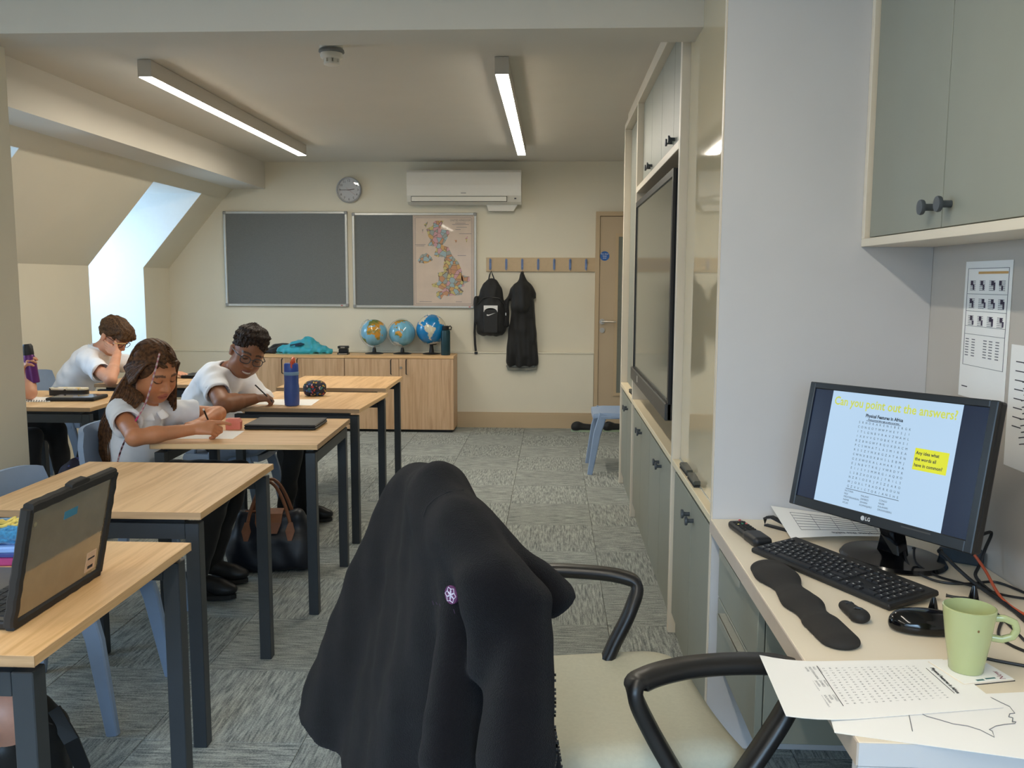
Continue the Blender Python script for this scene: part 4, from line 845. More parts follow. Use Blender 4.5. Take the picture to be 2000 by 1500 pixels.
obj('lining', MB().bar([(-.14, -.01, .02), (-.13, -.01, -.012), (-.06, -.012, -.016), (.06, -.012, -.016), (.13, -.005, -.01), (.135, 0, .03)], .03, .03, up=(0, 1, 0)), mat('grey_lining', sr(120, 120, 112), .8), t); obj('hanger_loop', MB().tube([(-.008, 0, H-.01), (-.012, .01, H+.012), (0, .012, H+.02), (.012, .01, H+.012), (.008, 0, H-.01)], .003, 6), M_blackcloth, t)
# ------------------------------------------------------------------ shoes by the door, tote bag, backpacks on the floor
def shoe(label, loc, rz, m=M_black, sole=None, group=None, L=.27):
    t = thing('shoe', label, 'shoe', loc, rz, group); s = L/.27
    obj('upper', sdf_mesh('upper', [cone((-.09*s, 0, .045), (.06*s, 0, .03), .04, .038, k=.03), ell((.085*s, 0, .028), (.05*s, .042, .03), k=.03), cone((-.09*s, 0, .04), (-.075*s, 0, .075), .036, .034, k=.03), half((0, 0, .012), (0, 0, -1), (-.2, -.1, -.1), (.2, .1, .02)), ell((-.078*s, 0, .1), (.038, .024, .03), op='s')], .005), m, t)
    ol = [(.0+.135*s*math.cos(a), (.043 if math.cos(a) > 0 else .037)*math.sin(a)) for a in np.linspace(0, 6.283, 29)[:-1]]; obj('sole', MB().prism(ol, 0, .018), sole or M_rubber, t)
    obj('laces', MB().tube([(.0, -.025, .06), (.02, .02, .064), (.03, -.022, .058), (.045, .02, .058), (.055, -.02, .052)], .003, 5), M_ink, t); return t
shoe('black sports shoe with pale edge left on the floor by the door', (.32, 8.30, 0), .05, M_blackcloth, mat('pale_green_sole', sr(150, 168, 140), .6), 'pair of sports shoes by the door'); shoe('black sports shoe under the lone chair by the door', (.62, 8.33, 0), .2, M_blackcloth, MATS['pale_green_sole'], 'pair of sports shoes by the door')
c = onz(518, 1122, 0); t = thing('tote_bag', 'navy tote bag with tan leather handles on the floor under the desks', 'bag', (-1.375, 4.17, 0), .10)
Ht = .30
obj('body', sdf_mesh('body', [rbox((0, 0, .10), (.19, .085, .10), .05), cone((-.15, 0, .10), (-.13, 0, Ht-.03), .07, .03, k=.05), cone((.15, 0, .10), (.13, 0, Ht-.03), .07, .03, k=.05), rbox((0, 0, .2), (.16, .045, .085), .03, k=.05), half((0, 0, .004), (0, 0, -1), (-.4, -.3, -.1), (.4, .3, .02))], .007, disp=lambda P: .008*wob(P, 22, 4)), mat('navy_nylon', sr(20, 24, 34), .45, var=.2, scale=8, bump=.3, bscale=25), t)
M_tan = mat('tan_leather', sr(134, 84, 54), .5, var=.12, scale=30, bump=.08)
for s in (-1, 1): obj('handle', MB().tube([(-.105+(.21)*k/16, s*.052-.02*s*math.sin(math.pi*k/16), Ht-.07+.215*math.sin(math.pi*k/16)**.8) for k in range(17)], .0085, 8), M_tan, t, sm=True)
obj('flap', MB().bar([(0, .05, Ht-.02), (0, 0, Ht+.004), (0, -.045, Ht-.012), (0, -.068, Ht-.05), (0, -.082, Ht-.10)], [.13, .13, .13, .125, .09], .006, up=(0, -.7, .7)), M_tan, t)
for s in (-1, 1): obj('handle_tab', MB().bar([(s*.105, -.055, Ht-.05), (s*.105, -.072, Ht-.09), (s*.105, -.085, Ht-.135)], [.02, .045, .02], .006, up=(0, -1, .2)), M_tan, t)
obj('piping', MB().tube([(-.19, -.01, Ht-.04), (-.12, -.02, Ht-.005), (-.03, -.02, Ht-.002)], .006, 6), M_tan, t)
def backpack(label, loc, rz, m, s=1.):
    t = thing('backpack', label, 'backpack', loc, rz); me = sdf_mesh('body', [rbox((0, 0, .14*s), (.15*s, .10*s, .14*s), .07*s), ell((0, 0, .25*s), (.13*s, .085*s, .14*s), k=.05), rbox((0, -.1*s, .11*s), (.10*s, .04*s, .09*s), .03*s, k=.02), half((0, 0, .003), (0, 0, -1), (-.4, -.3, -.1), (.4, .3, .02))], .007, disp=lambda P: .005*wob(P, 35, 9)); obj('body', me, m, t)
    obj('grab_loop', MB().tube([(-.03, .04, .37*s), (-.02, .04, .41*s), (.02, .04, .41*s), (.03, .04, .37*s)], .007, 8), M_black, t); obj('zip', MB().tube([(-.13*s, -.06*s, .16*s), (-.12*s, -.06*s, .28*s), (0, -.075*s, .345*s), (.12*s, -.06*s, .28*s), (.13*s, -.06*s, .16*s)], .004, 6), M_black, t)
    obj('strap', MB().bar([(.12*s, -.03, .32*s), (.18*s, -.06, .22*s), (.21*s, -.06, .12*s), (.17*s, -.04, .04)], .04, .008, up=(0, 1, 0)), M_black, t); return t
c = onz(150, 935, 0); backpack('purple and blue patterned backpack on the floor beside the pillar', (-2.58, 4.66, 0), .5, pattern_mat('galaxy_print', sr(34, 30, 52), [sr(60, 70, 130), sr(30, 34, 70), sr(120, 130, 170), sr(70, 40, 90)], 18), 1.15)
b_ = backpack('black backpack on the floor under the nearest desk', (-1.45, 2.22, 0), .3, M_blackcloth, .8)
obj('buckle', MB().tube([(.18, -.09, .07+.0), (.2, -.095, .085), (.215, -.09, .07), (.2, -.085, .055)], .004, 6, closed=True), M_chrome, b_)
c = onz(54, 1348, 0); t = thing('paper_scrap', 'tiny white paper scrap on the carpet under the nearest desk', 'litter', (c[0], c[1], 0)); obj('scrap', MB().add([(-.02, 0, .003), (.0, .008, .009), (.014, -.006, .004), (.004, -.012, .012)], [(0, 1, 2), (1, 3, 2), (0, 3, 1), (0, 2, 3)]), M_paper, t)
# light grey jacket over the far side of the girl's desk
c = A([-1.69, 4.74, .50]); t = thing('grey_jacket', 'pale grey-blue jacket bundled on the seat behind the writing girl\'s desk', 'clothing', tuple(c))
obj('cloth', sdf_mesh('cloth', [cone((-.12, 0, .03), (.10, 0, .045), .05, .06, k=.03), cone((-.12, 0, .0), (-.20, .0, -.14), .06, .05, k=.03), ell((-.02, 0, 0), (.13, .07, .06), k=.03)], .006, disp=lambda P: .007*wob(P, 42, 6)), mat('grey_blue_fleece', sr(120, 136, 160), .9, var=.08, bump=.2, sheen=.3), t)
# ================================================================== TEACHER DESK THINGS
# monitor
mc = A([.793, 2.113, 1.007]); myaw, mtilt, mroll = -1.101, .209, .031; SW, SH = .51, .51*9/16
xa = A([math.cos(myaw), math.sin(myaw), 0]); n0 = A([math.sin(myaw), -math.cos(myaw), 0]); up0 = A([0, 0, 1])*math.cos(mtilt)-n0*math.sin(mtilt)
xr_ = xa*math.cos(mroll)+up0*math.sin(mroll); ur_ = -xa*math.sin(mroll)+up0*math.cos(mroll)
bx = A([.868, 2.215, ZD])
t = thing('monitor', 'black computer monitor showing a word search slide', 'monitor', tuple(bx)); MM = frame(mc-bx, xr_, ur_)
bw, bt, bb = .019, .017, .026
obj('housing', MB().box(-SW/2-bw, SW/2+bw, -SH/2-bb, SH/2+bt, -.03, -.006, .006, M=MM).box(-.16, .16, -.11, .10, -.055, -.03, .012, M=MM), M_black, t)
obj('bezel', MB().box(-SW/2-bw, -SW/2, -SH/2-bb, SH/2+bt, -.008, .004, .002, M=MM).box(SW/2, SW/2+bw, -SH/2-bb, SH/2+bt, -.008, .004, .002, M=MM).box(-SW/2, SW/2, SH/2, SH/2+bt, -.008, .004, .002, M=MM).box(-SW/2, SW/2, -SH/2-bb, -SH/2, -.008, .004, .002, M=MM), mat('monitor_bezel', sr(24, 23, 22), .3, var=.05), t)
scr = obj('screen', MB().box(-SW/2, SW/2, -SH/2, SH/2, -.006, -.0005, M=MM), mat('lcd_navy', sr(12, 18, 34), .25, var=.01, emit=sr(22, 34, 66), es=.28), t)
sw_ = SH*4/3; x0, x1 = -sw_/2, sw_/2
obj('slide', MB().box(x0, x1, -SH/2, SH/2, -.0005, .0002, M=MM), mat('lcd_slide', sr(60, 70, 80), .3, var=.0, emit=sr(172, 198, 222), es=.85), scr)
def T(u, v, dz=.0004): return MM @ Matrix.Translation((u, v, dz))
M_yel = mat('lcd_yellow', sr(120, 120, 20), .4, emit=sr(188, 198, 78), es=.72); M_lcdk = mat('lcd_black', sr(10, 12, 20), .4, emit=sr(30, 40, 60), es=.3)
text('slide_title', 'Can you point out the answers?', .0302, M_yel, T(0, SH*.41), scr, bold=.0006, width=.93)
text('slide_heading', 'Physical Features in Africa', .0112, M_lcdk, T(-.0165, SH*.315), scr, bold=.0004, width=.95)
text('slide_subheading', 'Words are forward left to right, as well as up and down', .0046, M_lcdk, T(-.0165, SH*.283), scr, bold=.0002, width=.9)
obj('rule', MB().box(-.068, .035, SH*.270, SH*.274, .0003, .0005, M=MM), M_lcdk, scr)
ROWS = ['SRHDRAKENSBERGK', 'CONGOYWWPHEYSJI', 'ITLGNBVRAVZWAHL', 'IXXVVGYOBKYEHSI', 'RZBHGWFRGUXDACM', 'PCSWHATLASMIREA', 'RSSZYMXRGZATAEN', 'CWNXBOXBHSLEBMJ', 'GEXWUKALAHARIBA', 'EJNBVTRGJVWRDYR', 'EIISYSMMRGIAQXO', 'LSBZXOXUEJTRILS', 'NZRIOERJPSZEARO', 'WJOXLTRAORRKOUN', 'GZVVICTORIANSHE']
def word_grid(par, m, M, dx, dy, size, name='word_grid'):
    vs = MB(); cache = {}
    for r, row in enumerate(ROWS):
        for c_, chx in enumerate(row):
            if chx not in cache:
                me = text_mesh(chx, size); cache[chx] = ([v.co[:] for v in me.vertices], [tuple(p.vertices) for p in me.polygons]); bpy.data.meshes.remove(me)
            v, f = cache[chx]; vs.add(v, f, M @ Matrix.Translation(((c_-7)*dx, (7-r)*dy, 0)))
    return obj(name, vs, m, par)
word_grid(scr, M_lcdk, T(-.0125, -SH*.03), .0108, .0115, .0080)
obj('grid_line', MB().box(-.094, .068, -SH*.335, -SH*.331, .0003, .0005, M=MM), M_lcdk, scr)
for u, words in ((-.096, 'VICTORIA\nNILE\nMEDITERRANEAN\nNAMIB\nATLAS'), (-.043, 'MALAWI\nZAMBEZI\nSAHARA\nKILIMANJARO'), (.0125, 'CONGO\nNIGER\nKALAHARI\nDRAKENSBERG')):
    text('word_list', words, .0062, M_lcdk, T(u, -SH*.405), scr, align='LEFT', line=1.2)
nt_ = obj('yellow_note', MB().box(.088, .178, -SH*.06, SH*.115, .0003, .0006, M=MM), mat('lcd_note', sr(120, 120, 10), .4, emit=sr(206, 208, 20), es=.75), scr)
text('note_text', 'Any idea what\nthe words all\nhave in common?', .0108, M_lcdk, T(.0915, SH*.028, .0008), nt_, align='LEFT', bold=.00025, line=1.3)
obj('brand_mark', MB().cyl(tuple(MM @ Vector((-.022, -SH/2-bb*.5, .004))), tuple(MM @ Vector((-.022, -SH/2-bb*.5, .0048))), .0058, n=20), mat('silver_ink', sr(190, 190, 190), .4), t)
text('brand_text', 'LG', .0125, MATS['silver_ink'], T(-.0065, -SH/2-bb*.5, .0046), t, bold=.0004)
obj('spec_text', MB().box(.09, .17, -SH/2-.009, -SH/2-.006, .004, .0044, M=MM), mat('dark_grey_ink', sr(70, 66, 62)), t)
nb = mc-bx-ur_*(SH/2+.0)+n0*(-.045)
obj('neck', MB().bar([(0, 0, .01), tuple(A([0, 0, .06])), tuple(nb*A([.8, .8, 1])+A([0, 0, .0]))], [.075, .06, .07], [.04, .032, .03], up=tuple(-n0)), M_blackgloss, t)
obj('base', MB().lathe([(.115, 0), (.118, .004), (.112, .012), (.04, .018), (.03, .022)], 48, M=Matrix.Scale(1.15, 4, Vector(xa))), M_blackgloss, t, sm=True)
# keyboard with individual keys
kc = (onz(1535, 1050, ZD+.015)+onz(1467, 1073, ZD+.01)+onz(1755, 1195, ZD+.01)+onz(1845, 1160, ZD+.015))/4
ka = A([.45, -.89, 0]); ka /= np.linalg.norm(ka); KW, KD = .452, .152
t = thing('keyboard', 'black full-size keyboard lying askew in front of the monitor', 'keyboard', (kc[0], kc[1], ZD), math.atan2(ka[1], ka[0]))
RXk = Matrix.Rotation(math.radians(4.5), 4, 'X')
obj('case', MB().box(-KW/2, KW/2, -KD/2, KD/2, .006, .02, .004, M=RXk), mat('black_matt', sr(26, 26, 27), .5, var=.05), t)
for s in (-1, 1): obj('foot', MB().box(s*.18-.02, s*.18+.02, KD/2-.02, KD/2-.012, 0, .014), M_black, t)
key_me = {}
def key(x, y, w_, h_=.0155):
    k = round(w_, 4)*1000+round(h_, 4)
    if k not in key_me:
        a, b = w_/2, h_/2; me = MB().rings([[(-a, -b, 0), (a, -b, 0), (a, b, 0), (-a, b, 0)], [(-a+.0012, -b+.001, .0045), (a-.0012, -b+.001, .0045), (a-.0012, b-.0018, .0045), (-a+.0012, b-.0018, .0045)]]).mesh('key'); me.materials.append(mat('key_black', sr(34, 34, 36), .45, var=.03)); key_me[k] = me
    o = bpy.data.objects.new('key', key_me[k]); COL.objects.link(o); o.parent = t; o.matrix_local = RXk @ Matrix.Translation((x, y, .0195)); return o
leg_ = MB(); U = .019; X0 = -KW/2+.010
rows = [[1.5]+[1]*0, None]
def row(y, widths, x=X0, h_=.0155):
    for w_ in widths:
        if w_ > 0: key(x+w_*U/2, y, w_*U-.0028, h_); leg_.box(x+w_*U/2-.0022, x+w_*U/2+.0018, y+.001, y+.004, .0241, .0243, M=RXk) if w_ < 1.6 else None
        x += abs(w_)*U
ys = [-KD/2+.021+.0188*i for i in range(5)]
row(ys[4]+.022, [1, -1]+[1]*4+[-.5]+[1]*4+[-.5]+[1]*4+[-.25, 1, 1, 1, -.25]+[1]*4, h_=.012)
row(ys[4], [1]*13+[2, -.25, 1, 1, 1, -.25, 1, 1, 1, 1]); row(ys[3], [1.5]+[1]*12+[1.5, -.25, 1, 1, 1, -.25, 1, 1, 1, 1]); row(ys[2], [1.75]+[1]*12+[1.25, -3.5, 1, 1, 1, 1])
row(ys[1], [1.25]+[1]*11+[2.75, -1.25, 1, -1.25, 1, 1, 1, 1]); row(ys[0], [1.25, 1.25, 1.25, 6.25, 1.25, 1.25, 1.25, 1.25, -.25, 1, 1, 1, -.25, 2, 1, 1])
obj('legends', leg_, mat('key_legend', sr(190, 190, 186), .6), t)['kind'] = 'stuff'
# wrist rest: three soft lobes following the desk edge
def dz(x, y): return onz(x, y, ZD+.012)
w_pts = [dz(1508, 1112), dz(1545, 1150), dz(1588, 1195), dz(1640, 1245)]; o_ = w_pts[1]; L = [p-o_ for p in w_pts]
t = thing('wrist_rest', 'black padded wrist rest with three lobes along the desk edge', 'wrist rest', (o_[0], o_[1], ZD))
for p in L: p[2] = .006
fl_ = ((0, 0, 1), .46); mid = lambda a_, b_, s_: a_+(b_-a_)*s_
pr = [cone(mid(L[0], L[1], -.10), mid(L[0], L[1], .30), .047, .045, .001, flat=fl_), cone(mid(L[0], L[1], .3), mid(L[1], L[2], -.05), .042, .033, .02, flat=fl_), cone(mid(L[1], L[2], .25), mid(L[1], L[2], .55), .040, .040, .012, flat=fl_), cone(mid(L[1], L[2], .55), mid(L[2], L[3], .0), .037, .033, .015, flat=fl_), cone(mid(L[2], L[3], .35), mid(L[2], L[3], 1.0), .040, .039, .012, flat=fl_), half((0, 0, 0), (0, 0, -1), (-.3, -.5, -.1), (.3, .5, .01))]
obj('pad', sdf_mesh('pad', pr, .0032), mat('lycra_black', sr(38, 35, 32), .85, var=.08, bump=.05), t)
# presenter clicker
c = onz(1667, 1205, ZD); t = thing('presenter_clicker', 'small black presenter clicker with shiny button beside the keyboard', 'remote', (c[0], c[1], ZD), math.radians(8))
obj('body', sdf_mesh('body', [cone((0, .036, .011), (0, -.02, .012), .015, .019, k=.01, flat=((0, 0, 1), .75)), ell((0, -.028, .012), (.019, .018, .012), k=.01)], .0025), M_rubber, t); obj('button', MB().ell((0, -.02, .024), (.011, .012, .004)), M_blackgloss, t, sm=True); obj('switch', MB().box(-.009, .009, .016, .028, .021, .0235, .001), M_black, t)
# vertical-style mouse
c = onz(1790, 1232, ZD); t = thing('computer_mouse', 'glossy black wired mouse next to the green mug', 'mouse', (c[0]+.01, c[1]+.0, ZD), math.radians(-10))
obj('shell', sdf_mesh('shell', [ell((0, 0, .014), (.062, .036, .03), k=.02), cone((-.03, 0, .012), (.06, .006, .018), .026, .022, k=.02), half((0, 0, .002), (0, 0, -1), (-.1, -.1, -.1), (.1, .1, .01))], .003), M_blackgloss, t)
obj('scroll_wheel', MB().cyl((-.03, -.005, .034), (-.03, .005, .034), .010, n=16), M_rubber, t)
# small black cones (webcam clips) behind the mug
for k, (x, y, lb) in enumerate([(1822, 1200, 'small black cone-shaped clip beside the mouse'), (1901, 1176, 'small black cone-shaped clip behind the green mug')]):
    c = onz(x, y, ZD); t = thing('cable_clip', lb, 'cable clip', (c[0], c[1], ZD), 0, 'black cable clips'); obj('cone', MB().lathe([(.012, 0), (.012, .004), (.006, .03), (.0035, .038)], 16), M_blackgloss, t, sm=True); obj('pad', MB().box(-.014, .014, -.014, .014, 0, .003), M_black, t)
# mug on its coaster
c = onz(1886, 1308, ZD+.004); hm = .118
t = thing('coaster', 'white cork coaster with printed lettering under the mug', 'coaster', (c[0]+.008, c[1]+.0, ZD+.0), .25)
obj('board', MB().box(-.052, .052, -.048, .048, 0, .004, .0015), M_cream, t); obj('backing', MB().box(-.052, .052, -.0485, .0485, -.0, .0015), M_black, t)
obj('printed_face', MB().box(-.05, .05, -.046, .046, .004, .0044), M_paper, t)
text('lettering', 'New', .016, mat('plum_ink', sr(140, 50, 70), .6), frame((.034, -.03, .0047), (.2, .98, 0), (-.98, .2, 0)), t); obj('print_marks', MB().box(.0, .02, -.04, -.036, .0044, .0047).box(-.02, -.005, -.043, -.038, .0044, .0047), mat('teal_ink', sr(60, 110, 110), .6), t)
t = thing('mug', 'pale green tapered mug on a coaster', 'mug', (c[0], c[1], ZD+.0044))
obj('cup', MB().lathe([(.027, 0), (.029, .002), (.031, .02), (.0375, .06), (.0425, .10), (.0445, hm), (.0425, hm+.001), (.0405, .10), (.035, .06), (.028, .02), (.024, .008), (.002, .006)], 48), mat('green_glaze', sr(180, 188, 136), .25, var=.03, scale=10, coat=.3), t, sm=50)
hp_ = [A(q_) for q_ in [(.036, -.006, .100), (.056, -.012, .102), (.072, -.016, .096), (.076, -.017, .083), (.070, -.016, .070), (.054, -.012, .063), (.034, -.006, .064)]]
obj('handle', MB().bar([hp_[min(int(k_/4), 5)]*(1-(k_/4-min(int(k_/4), 5)))+hp_[min(int(k_/4), 5)+1]*(k_/4-min(int(k_/4), 5)) for k_ in range(25)], .012, .009, up=(.25, 1, 0), bev=.5), MATS['green_glaze'], t, sm=50)
obj('tea_stain', MB().ell((-.002, -.0415, .088), (.002, .0008, .0025), n=8, m=5), mat('tea_brown', sr(120, 92, 50), .6), t)
# remote control
a, b = onz(1437, 1017, ZD+.02), onz(1487, 1052, ZD+.02); c = (a+b)/2; an = math.atan2((b-a)[1], (b-a)[0])
t = thing('remote_control', 'black remote control with coloured buttons at the end of the desk', 'remote', (c[0]+.0, c[1]-.01, ZD), an)
obj('body', sdf_mesh('body', [rbox((0, 0, .012), (.098, .024, .011), .009), rbox((.06, 0, .014), (.04, .024, .013), .01, k=.01)], .003), M_black, t)
bt = MB(); 
for i in range(7):
    for j in range(3): bt.box(-.07+i*.015-.0045, -.07+i*.015+.0045, (j-1)*.0135-.004, (j-1)*.0135+.004, .022, .0252)
obj('buttons', bt, M_rubber, t)
for x, y, n_, cc in ((-.09, .01, 'red_button', sr(210, 90, 90)), (-.052, .014, 'red_button', sr(210, 90, 90)), (-.052, .002, 'green_button', sr(50, 140, 100)), (-.046, -.012, 'yellow_button', sr(210, 190, 110))): obj('colour_button', MB().ell((x, y, .0235), (.004, .004, .003), n=10, m=6), mat(n_, cc, .4), t)
# printed sheets
ux, vy = A([1, 0]), A([0, 1])
# table worksheet under the monitor, curling up from a folded stand
def lift1(u, v): return .014+.034*(1-v)*max(0, 1-u)**1.5+.004*math.sin(u*3)
ct = [ony(1505, 998, 2.555), ony(1706, 985, 2.545), onz(1728, 1047, ZD+.016), onz(1545, 1050, ZD+.016)]
t, at_ = sheet('table_worksheet', 'curling printed table worksheet under the monitor', 'paper', ct, ZD, n=14, lift=lift1)
gl = MB()
for k in range(7):
    v = .16+.1*k; gl.tube([at_(u, v, .0006) for u in np.linspace(.16, .98, 12)], .0006, 4)
for k in range(5): gl.tube([at_(.16+.2*k, v, .0006) for v in np.linspace(.16, .76, 10)], .0006, 4)
obj('table_lines', gl, M_greyink, t)
cen = at_(.74, .89, .0012); ex = A(at_(.62, .89))-A(at_(.86, .89)); ey = A(at_(.74, .6))-A(at_(.74, .9)); ey = -ey; ex = ex
text('table_title', 'Complete this table', .021, M_ink, frame(cen, ex, (-ex[1], ex[0], 0)), t, width=.9, bold=.0003)
c = onz(1527, 1035, ZD); t = thing('document_stand', 'small black folding stand under the curled worksheet', 'stand', (c[0], c[1], ZD), math.radians(-50)); obj('arm', MB().bar([(-.05, 0, .026), (-.035, 0, .03), (.02, 0, .018), (.05, 0, .006)], .014, .008), M_black, t); obj('foot', MB().box(-.055, .055, -.008, .008, 0, .005), M_black, t); obj('hook', MB().bar([(-.05, 0, .026), (-.058, 0, .022), (-.058, 0, .002)], .014, .006), M_black, t)
# word search sheet hanging over the edge
c4 = [onz(1483, 1284, ZD+.012), onz(1840, 1290, ZD), onz(1960, 1385, ZD), onz(1535, 1404, ZD+.012)]
def lift2(u, v): return .0012+.014*max(0, 1-u*3)**2
t, at_ = sheet('word_search_sheet', 'printed word search sheet overhanging the desk edge', 'paper', c4, ZD+.001, n=14, lift=lift2)
wv = MB(); cache = {}
ux_ = A(at_(.8, .5))-A(at_(.4, .5)); uy_ = A(at_(.6, .3))-A(at_(.6, .7))
for r in range(15):
    for k in range(15):
        chx = ROWS[r][k]
        if chx not in cache: me = text_mesh(chx, .0062); cache[chx] = ([v.co[:] for v in me.vertices], [tuple(p.vertices) for p in me.polygons])
        wv.add(*cache[chx], frame(at_(.80-.48*r/14, .15+.62*k/14, .0007), (-uy_[0], -uy_[1], 0), (ux_[0], ux_[1], 0)))
obj('word_grid', wv, M_greyink, t)
text('sheet_title', 'Physical Features in Africa', .0095, M_ink, frame(at_(.88, .45, .0007), (-uy_[0], -uy_[1], 0), (ux_[0], ux_[1], 0)), t, bold=.0003)
obj('grid_line', MB().tube([at_(.855, v, .0007) for v in (.2, .7)], .0006, 4).tube([at_(.295, v, .0007) for v in (.1, .8)], .0006, 4), M_ink, t)
for k, wd in enumerate(('VICTORIA\nNILE\nMEDITERRANEAN\nNAMIB\nATLAS', 'MALAWI\nZAMBEZI\nSAHARA\nKILIMANJARO', 'CONGO\nNIGER\nKALAHARI\nDRAKENSBERG')): text('word_list', wd, .0062, M_greyink, frame(at_(.25, .12+.25*k, .0007), (-uy_[0], -uy_[1], 0), (ux_[0], ux_[1], 0)), t, align='LEFT', line=1.2)
# outline map sheet beneath it
c4 = [onz(1612, 1370, ZD), onz(2060, 1350, ZD), onz(2120, 1500, ZD), onz(1630, 1432, ZD)]
t, at_ = sheet('outline_map_sheet', 'white sheet with hand-drawn outline map at the corner of the desk', 'paper', c4, ZD+.0002, n=12, lift=lambda u, v: .0002)
def tr(pts): return [(*(onz(x, y, ZD)[:2]-A(t.location)[:2]), .0016) for x, y in pts]
o1 = [(1788, 1390), (1810, 1401), (1835, 1408), (1862, 1416), (1890, 1420), (1915, 1428), (1942, 1442), (1938, 1430), (1932, 1427), (1945, 1420), (1962, 1417), (1982, 1415), (1984, 1412), (1977, 1412), (1978, 1404), (1970, 1402), (1972, 1396), (1982, 1395), (1972, 1382), (1955, 1374), (1935, 1364), (1905, 1359)]
obj('pencil_line', MB().tube(tr(o1), .0007, 4).tube(tr([(1767, 1391), (1774, 1392), (1782, 1430)]), .0007, 4), M_greyink, t)
# wall papers: calendar and notes
def wall_sheet(name, label, y0, y1, z0, z1, skew=0.):
    t = thing(name, label, 'paper', (XR-.0015, y0, z0)); obj('sheet', MB().box(-.0006, .0006, 0, y1-y0, 0, z1-z0), M_paper, t); return t
H = 1.474-1.125; t = wall_sheet('calendar_sheet', 'printed school calendar sheet taped to the wall above the monitor', 2.135, 2.372, 1.125, 1.474); W = .237
def wb(m, rects, name='print'):   # u from left (far y) to right, v from top
    g = MB()
    for u0, u1, v0, v1 in rects: g.box(-.0012, -.0006, W*(1-u1), W*(1-u0), H*(1-v1), H*(1-v0))
    return obj(name, g, m, t)
box = [(.06, .94, .05, .054), (.06, .94, .235, .238), (.06, .94, .36, .363), (.06, .94, .47, .473), (.06, .94, .53, .533), (.06, .94, .76, .763), (.06, .068, .05, .763), (.932, .94, .05, .763)]
wb(M_greyink, box, 'table_lines'); wb(mat('orange_print', sr(206, 160, 96), .7), [(.3, .92, .075, .092)], 'orange_band')
random.seed(3); rc, dk = [], []
for r, v in enumerate((.12, .25, .375)):
    for c_ in range(4):
        for i in range(6):
            for j in range(5):
                u = .13+.21*c_+.025*j; vv = v+.02+.013*i; rc.append((u, u+.013, vv, vv+.006))
        u = .12+.21*c_+.02*random.random()*4; dk.append((u, u+.05, v+.02, v+.055)); dk.append((u+.05, u+.08, v+.03+.03*random.random(), v+.085))
for k in range(7):
    for u in (.1, .24, .5, .62, .76): rc.append((u, u+.07, .565+.02*k, .572+.02*k))
wb(M_greyink, rc, 'day_marks')['kind'] = 'stuff'; wb(mat('dark_purple_print', sr(74, 62, 84), .7), dk, 'term_blocks'); wb(M_ink, [(.07, .2, .92, .927)], 'footer')
t = wall_sheet('handwritten_note', 'handwritten note taped to the wall at the picture edge', 1.90, 2.117, .99, 1.277); H = .287; W = .217
wb(M_ink, [(.12, .3, .13+.075*k, .138+.075*k) for k in range(8)], 'handwriting'); sl_ = MB()
for k in range(14): sl_.tube([(-.001, W*(.72-.02*(k % 3)), H*(.86-.05*k)), (-.001, W*(.5-.03*(k % 2)), H*(.90-.05*k))], .0012, 4)
obj('pen_strokes', sl_, M_ink, t)
# cables and power brick behind the monitor
c = onz(1855, 1095, ZD); t = thing('power_brick', 'dark power adapter behind the monitor base', 'power adapter', (c[0]+.03, c[1], ZD), -.6); obj('body', MB().box(-.05, .05, -.03, .03, 0, .035, .005), mat('slate_plastic', sr(46, 56, 64), .4), t); obj('label', MB().box(-.03, .03, -.015, .015, .035, .0354), M_greyink, t)
def cable(label, pts, r, m, zs=None, grp='desk cables'):
    P = [onz(x, y, ZD+(z_ if zs is None else z_)) for (x, y), z_ in zip(pts, zs or [r]*len(pts))]
    for q in P: q[0] = min(q[0], XR-.006)
    # Catmull-Rom
    Q = []
    for i in range(len(P)-1):
        p0, p1, p2, p3 = P[max(i-1, 0)], P[i], P[i+1], P[min(i+2, len(P)-1)]
        for s in np.linspace(0, 1, 8)[:-1]: Q.append(.5*((2*p1)+(-p0+p2)*s+(2*p0-5*p1+4*p2-p3)*s*s+(-p0+3*p1-3*p2+p3)*s**3))
    Q.append(P[-1])
    for q in Q: q[0] = min(q[0], XR-.006)
    o = Q[0]; tt = thing('cable', label, 'cable', tuple(o), 0, grp); obj('cord', MB().tube([q-o for q in Q], r, 7), m, tt, sm=True)
    obj('plug', MB().cyl((0, 0, 0), tuple((Q[1]-Q[0])*.6), r*1.6, n=8), M_black, tt)
M_or = mat('orange_cord', sr(206, 92, 56), .5)
cable('orange network cable running down behind the monitor', [(1902, 1082), (1925, 1115), (1950, 1160), (1975, 1185), (2010, 1205)], .0035, M_or, [.06, .03, .01, .004, .004])
cable('black cable looping out from behind the monitor edge', [(1909, 1048), (1936, 1040), (1925, 1070), (1912, 1105), (1908, 1130), (1960, 1175), (2020, 1230)], .004, M_black, [.10, .10, .07, .03, .008, .004, .004])
cable('thin black cable sweeping from the stand towards the wall', [(1765, 1075), (1780, 1110), (1830, 1135), (1890, 1140), (1945, 1137), (2010, 1160)], .003, M_black, [.03, .01, .004, .004, .004, .004])
cable('black cable hanging from the monitor stand past the keyboard', [(1785, 1070), (1790, 1100), (1830, 1125), (1895, 1143), (1960, 1162), (2010, 1170)], .003, M_black, [.05, .02, .004, .006, .006, .006])
cable('keyboard lead running behind the mug', [(1848, 1163), (1870, 1167), (1895, 1170), (1930, 1185), (1965, 1215), (2010, 1260)], .003, M_black)
cable('black cable curling in front of the mug handle', [(1960, 1205), (1950, 1240), (1975, 1260), (2010, 1275)], .003, M_black)
cable('black lead lying on the desk right of the mug', [(1926, 1286), (1960, 1293), (2010, 1302)], .003, M_black)
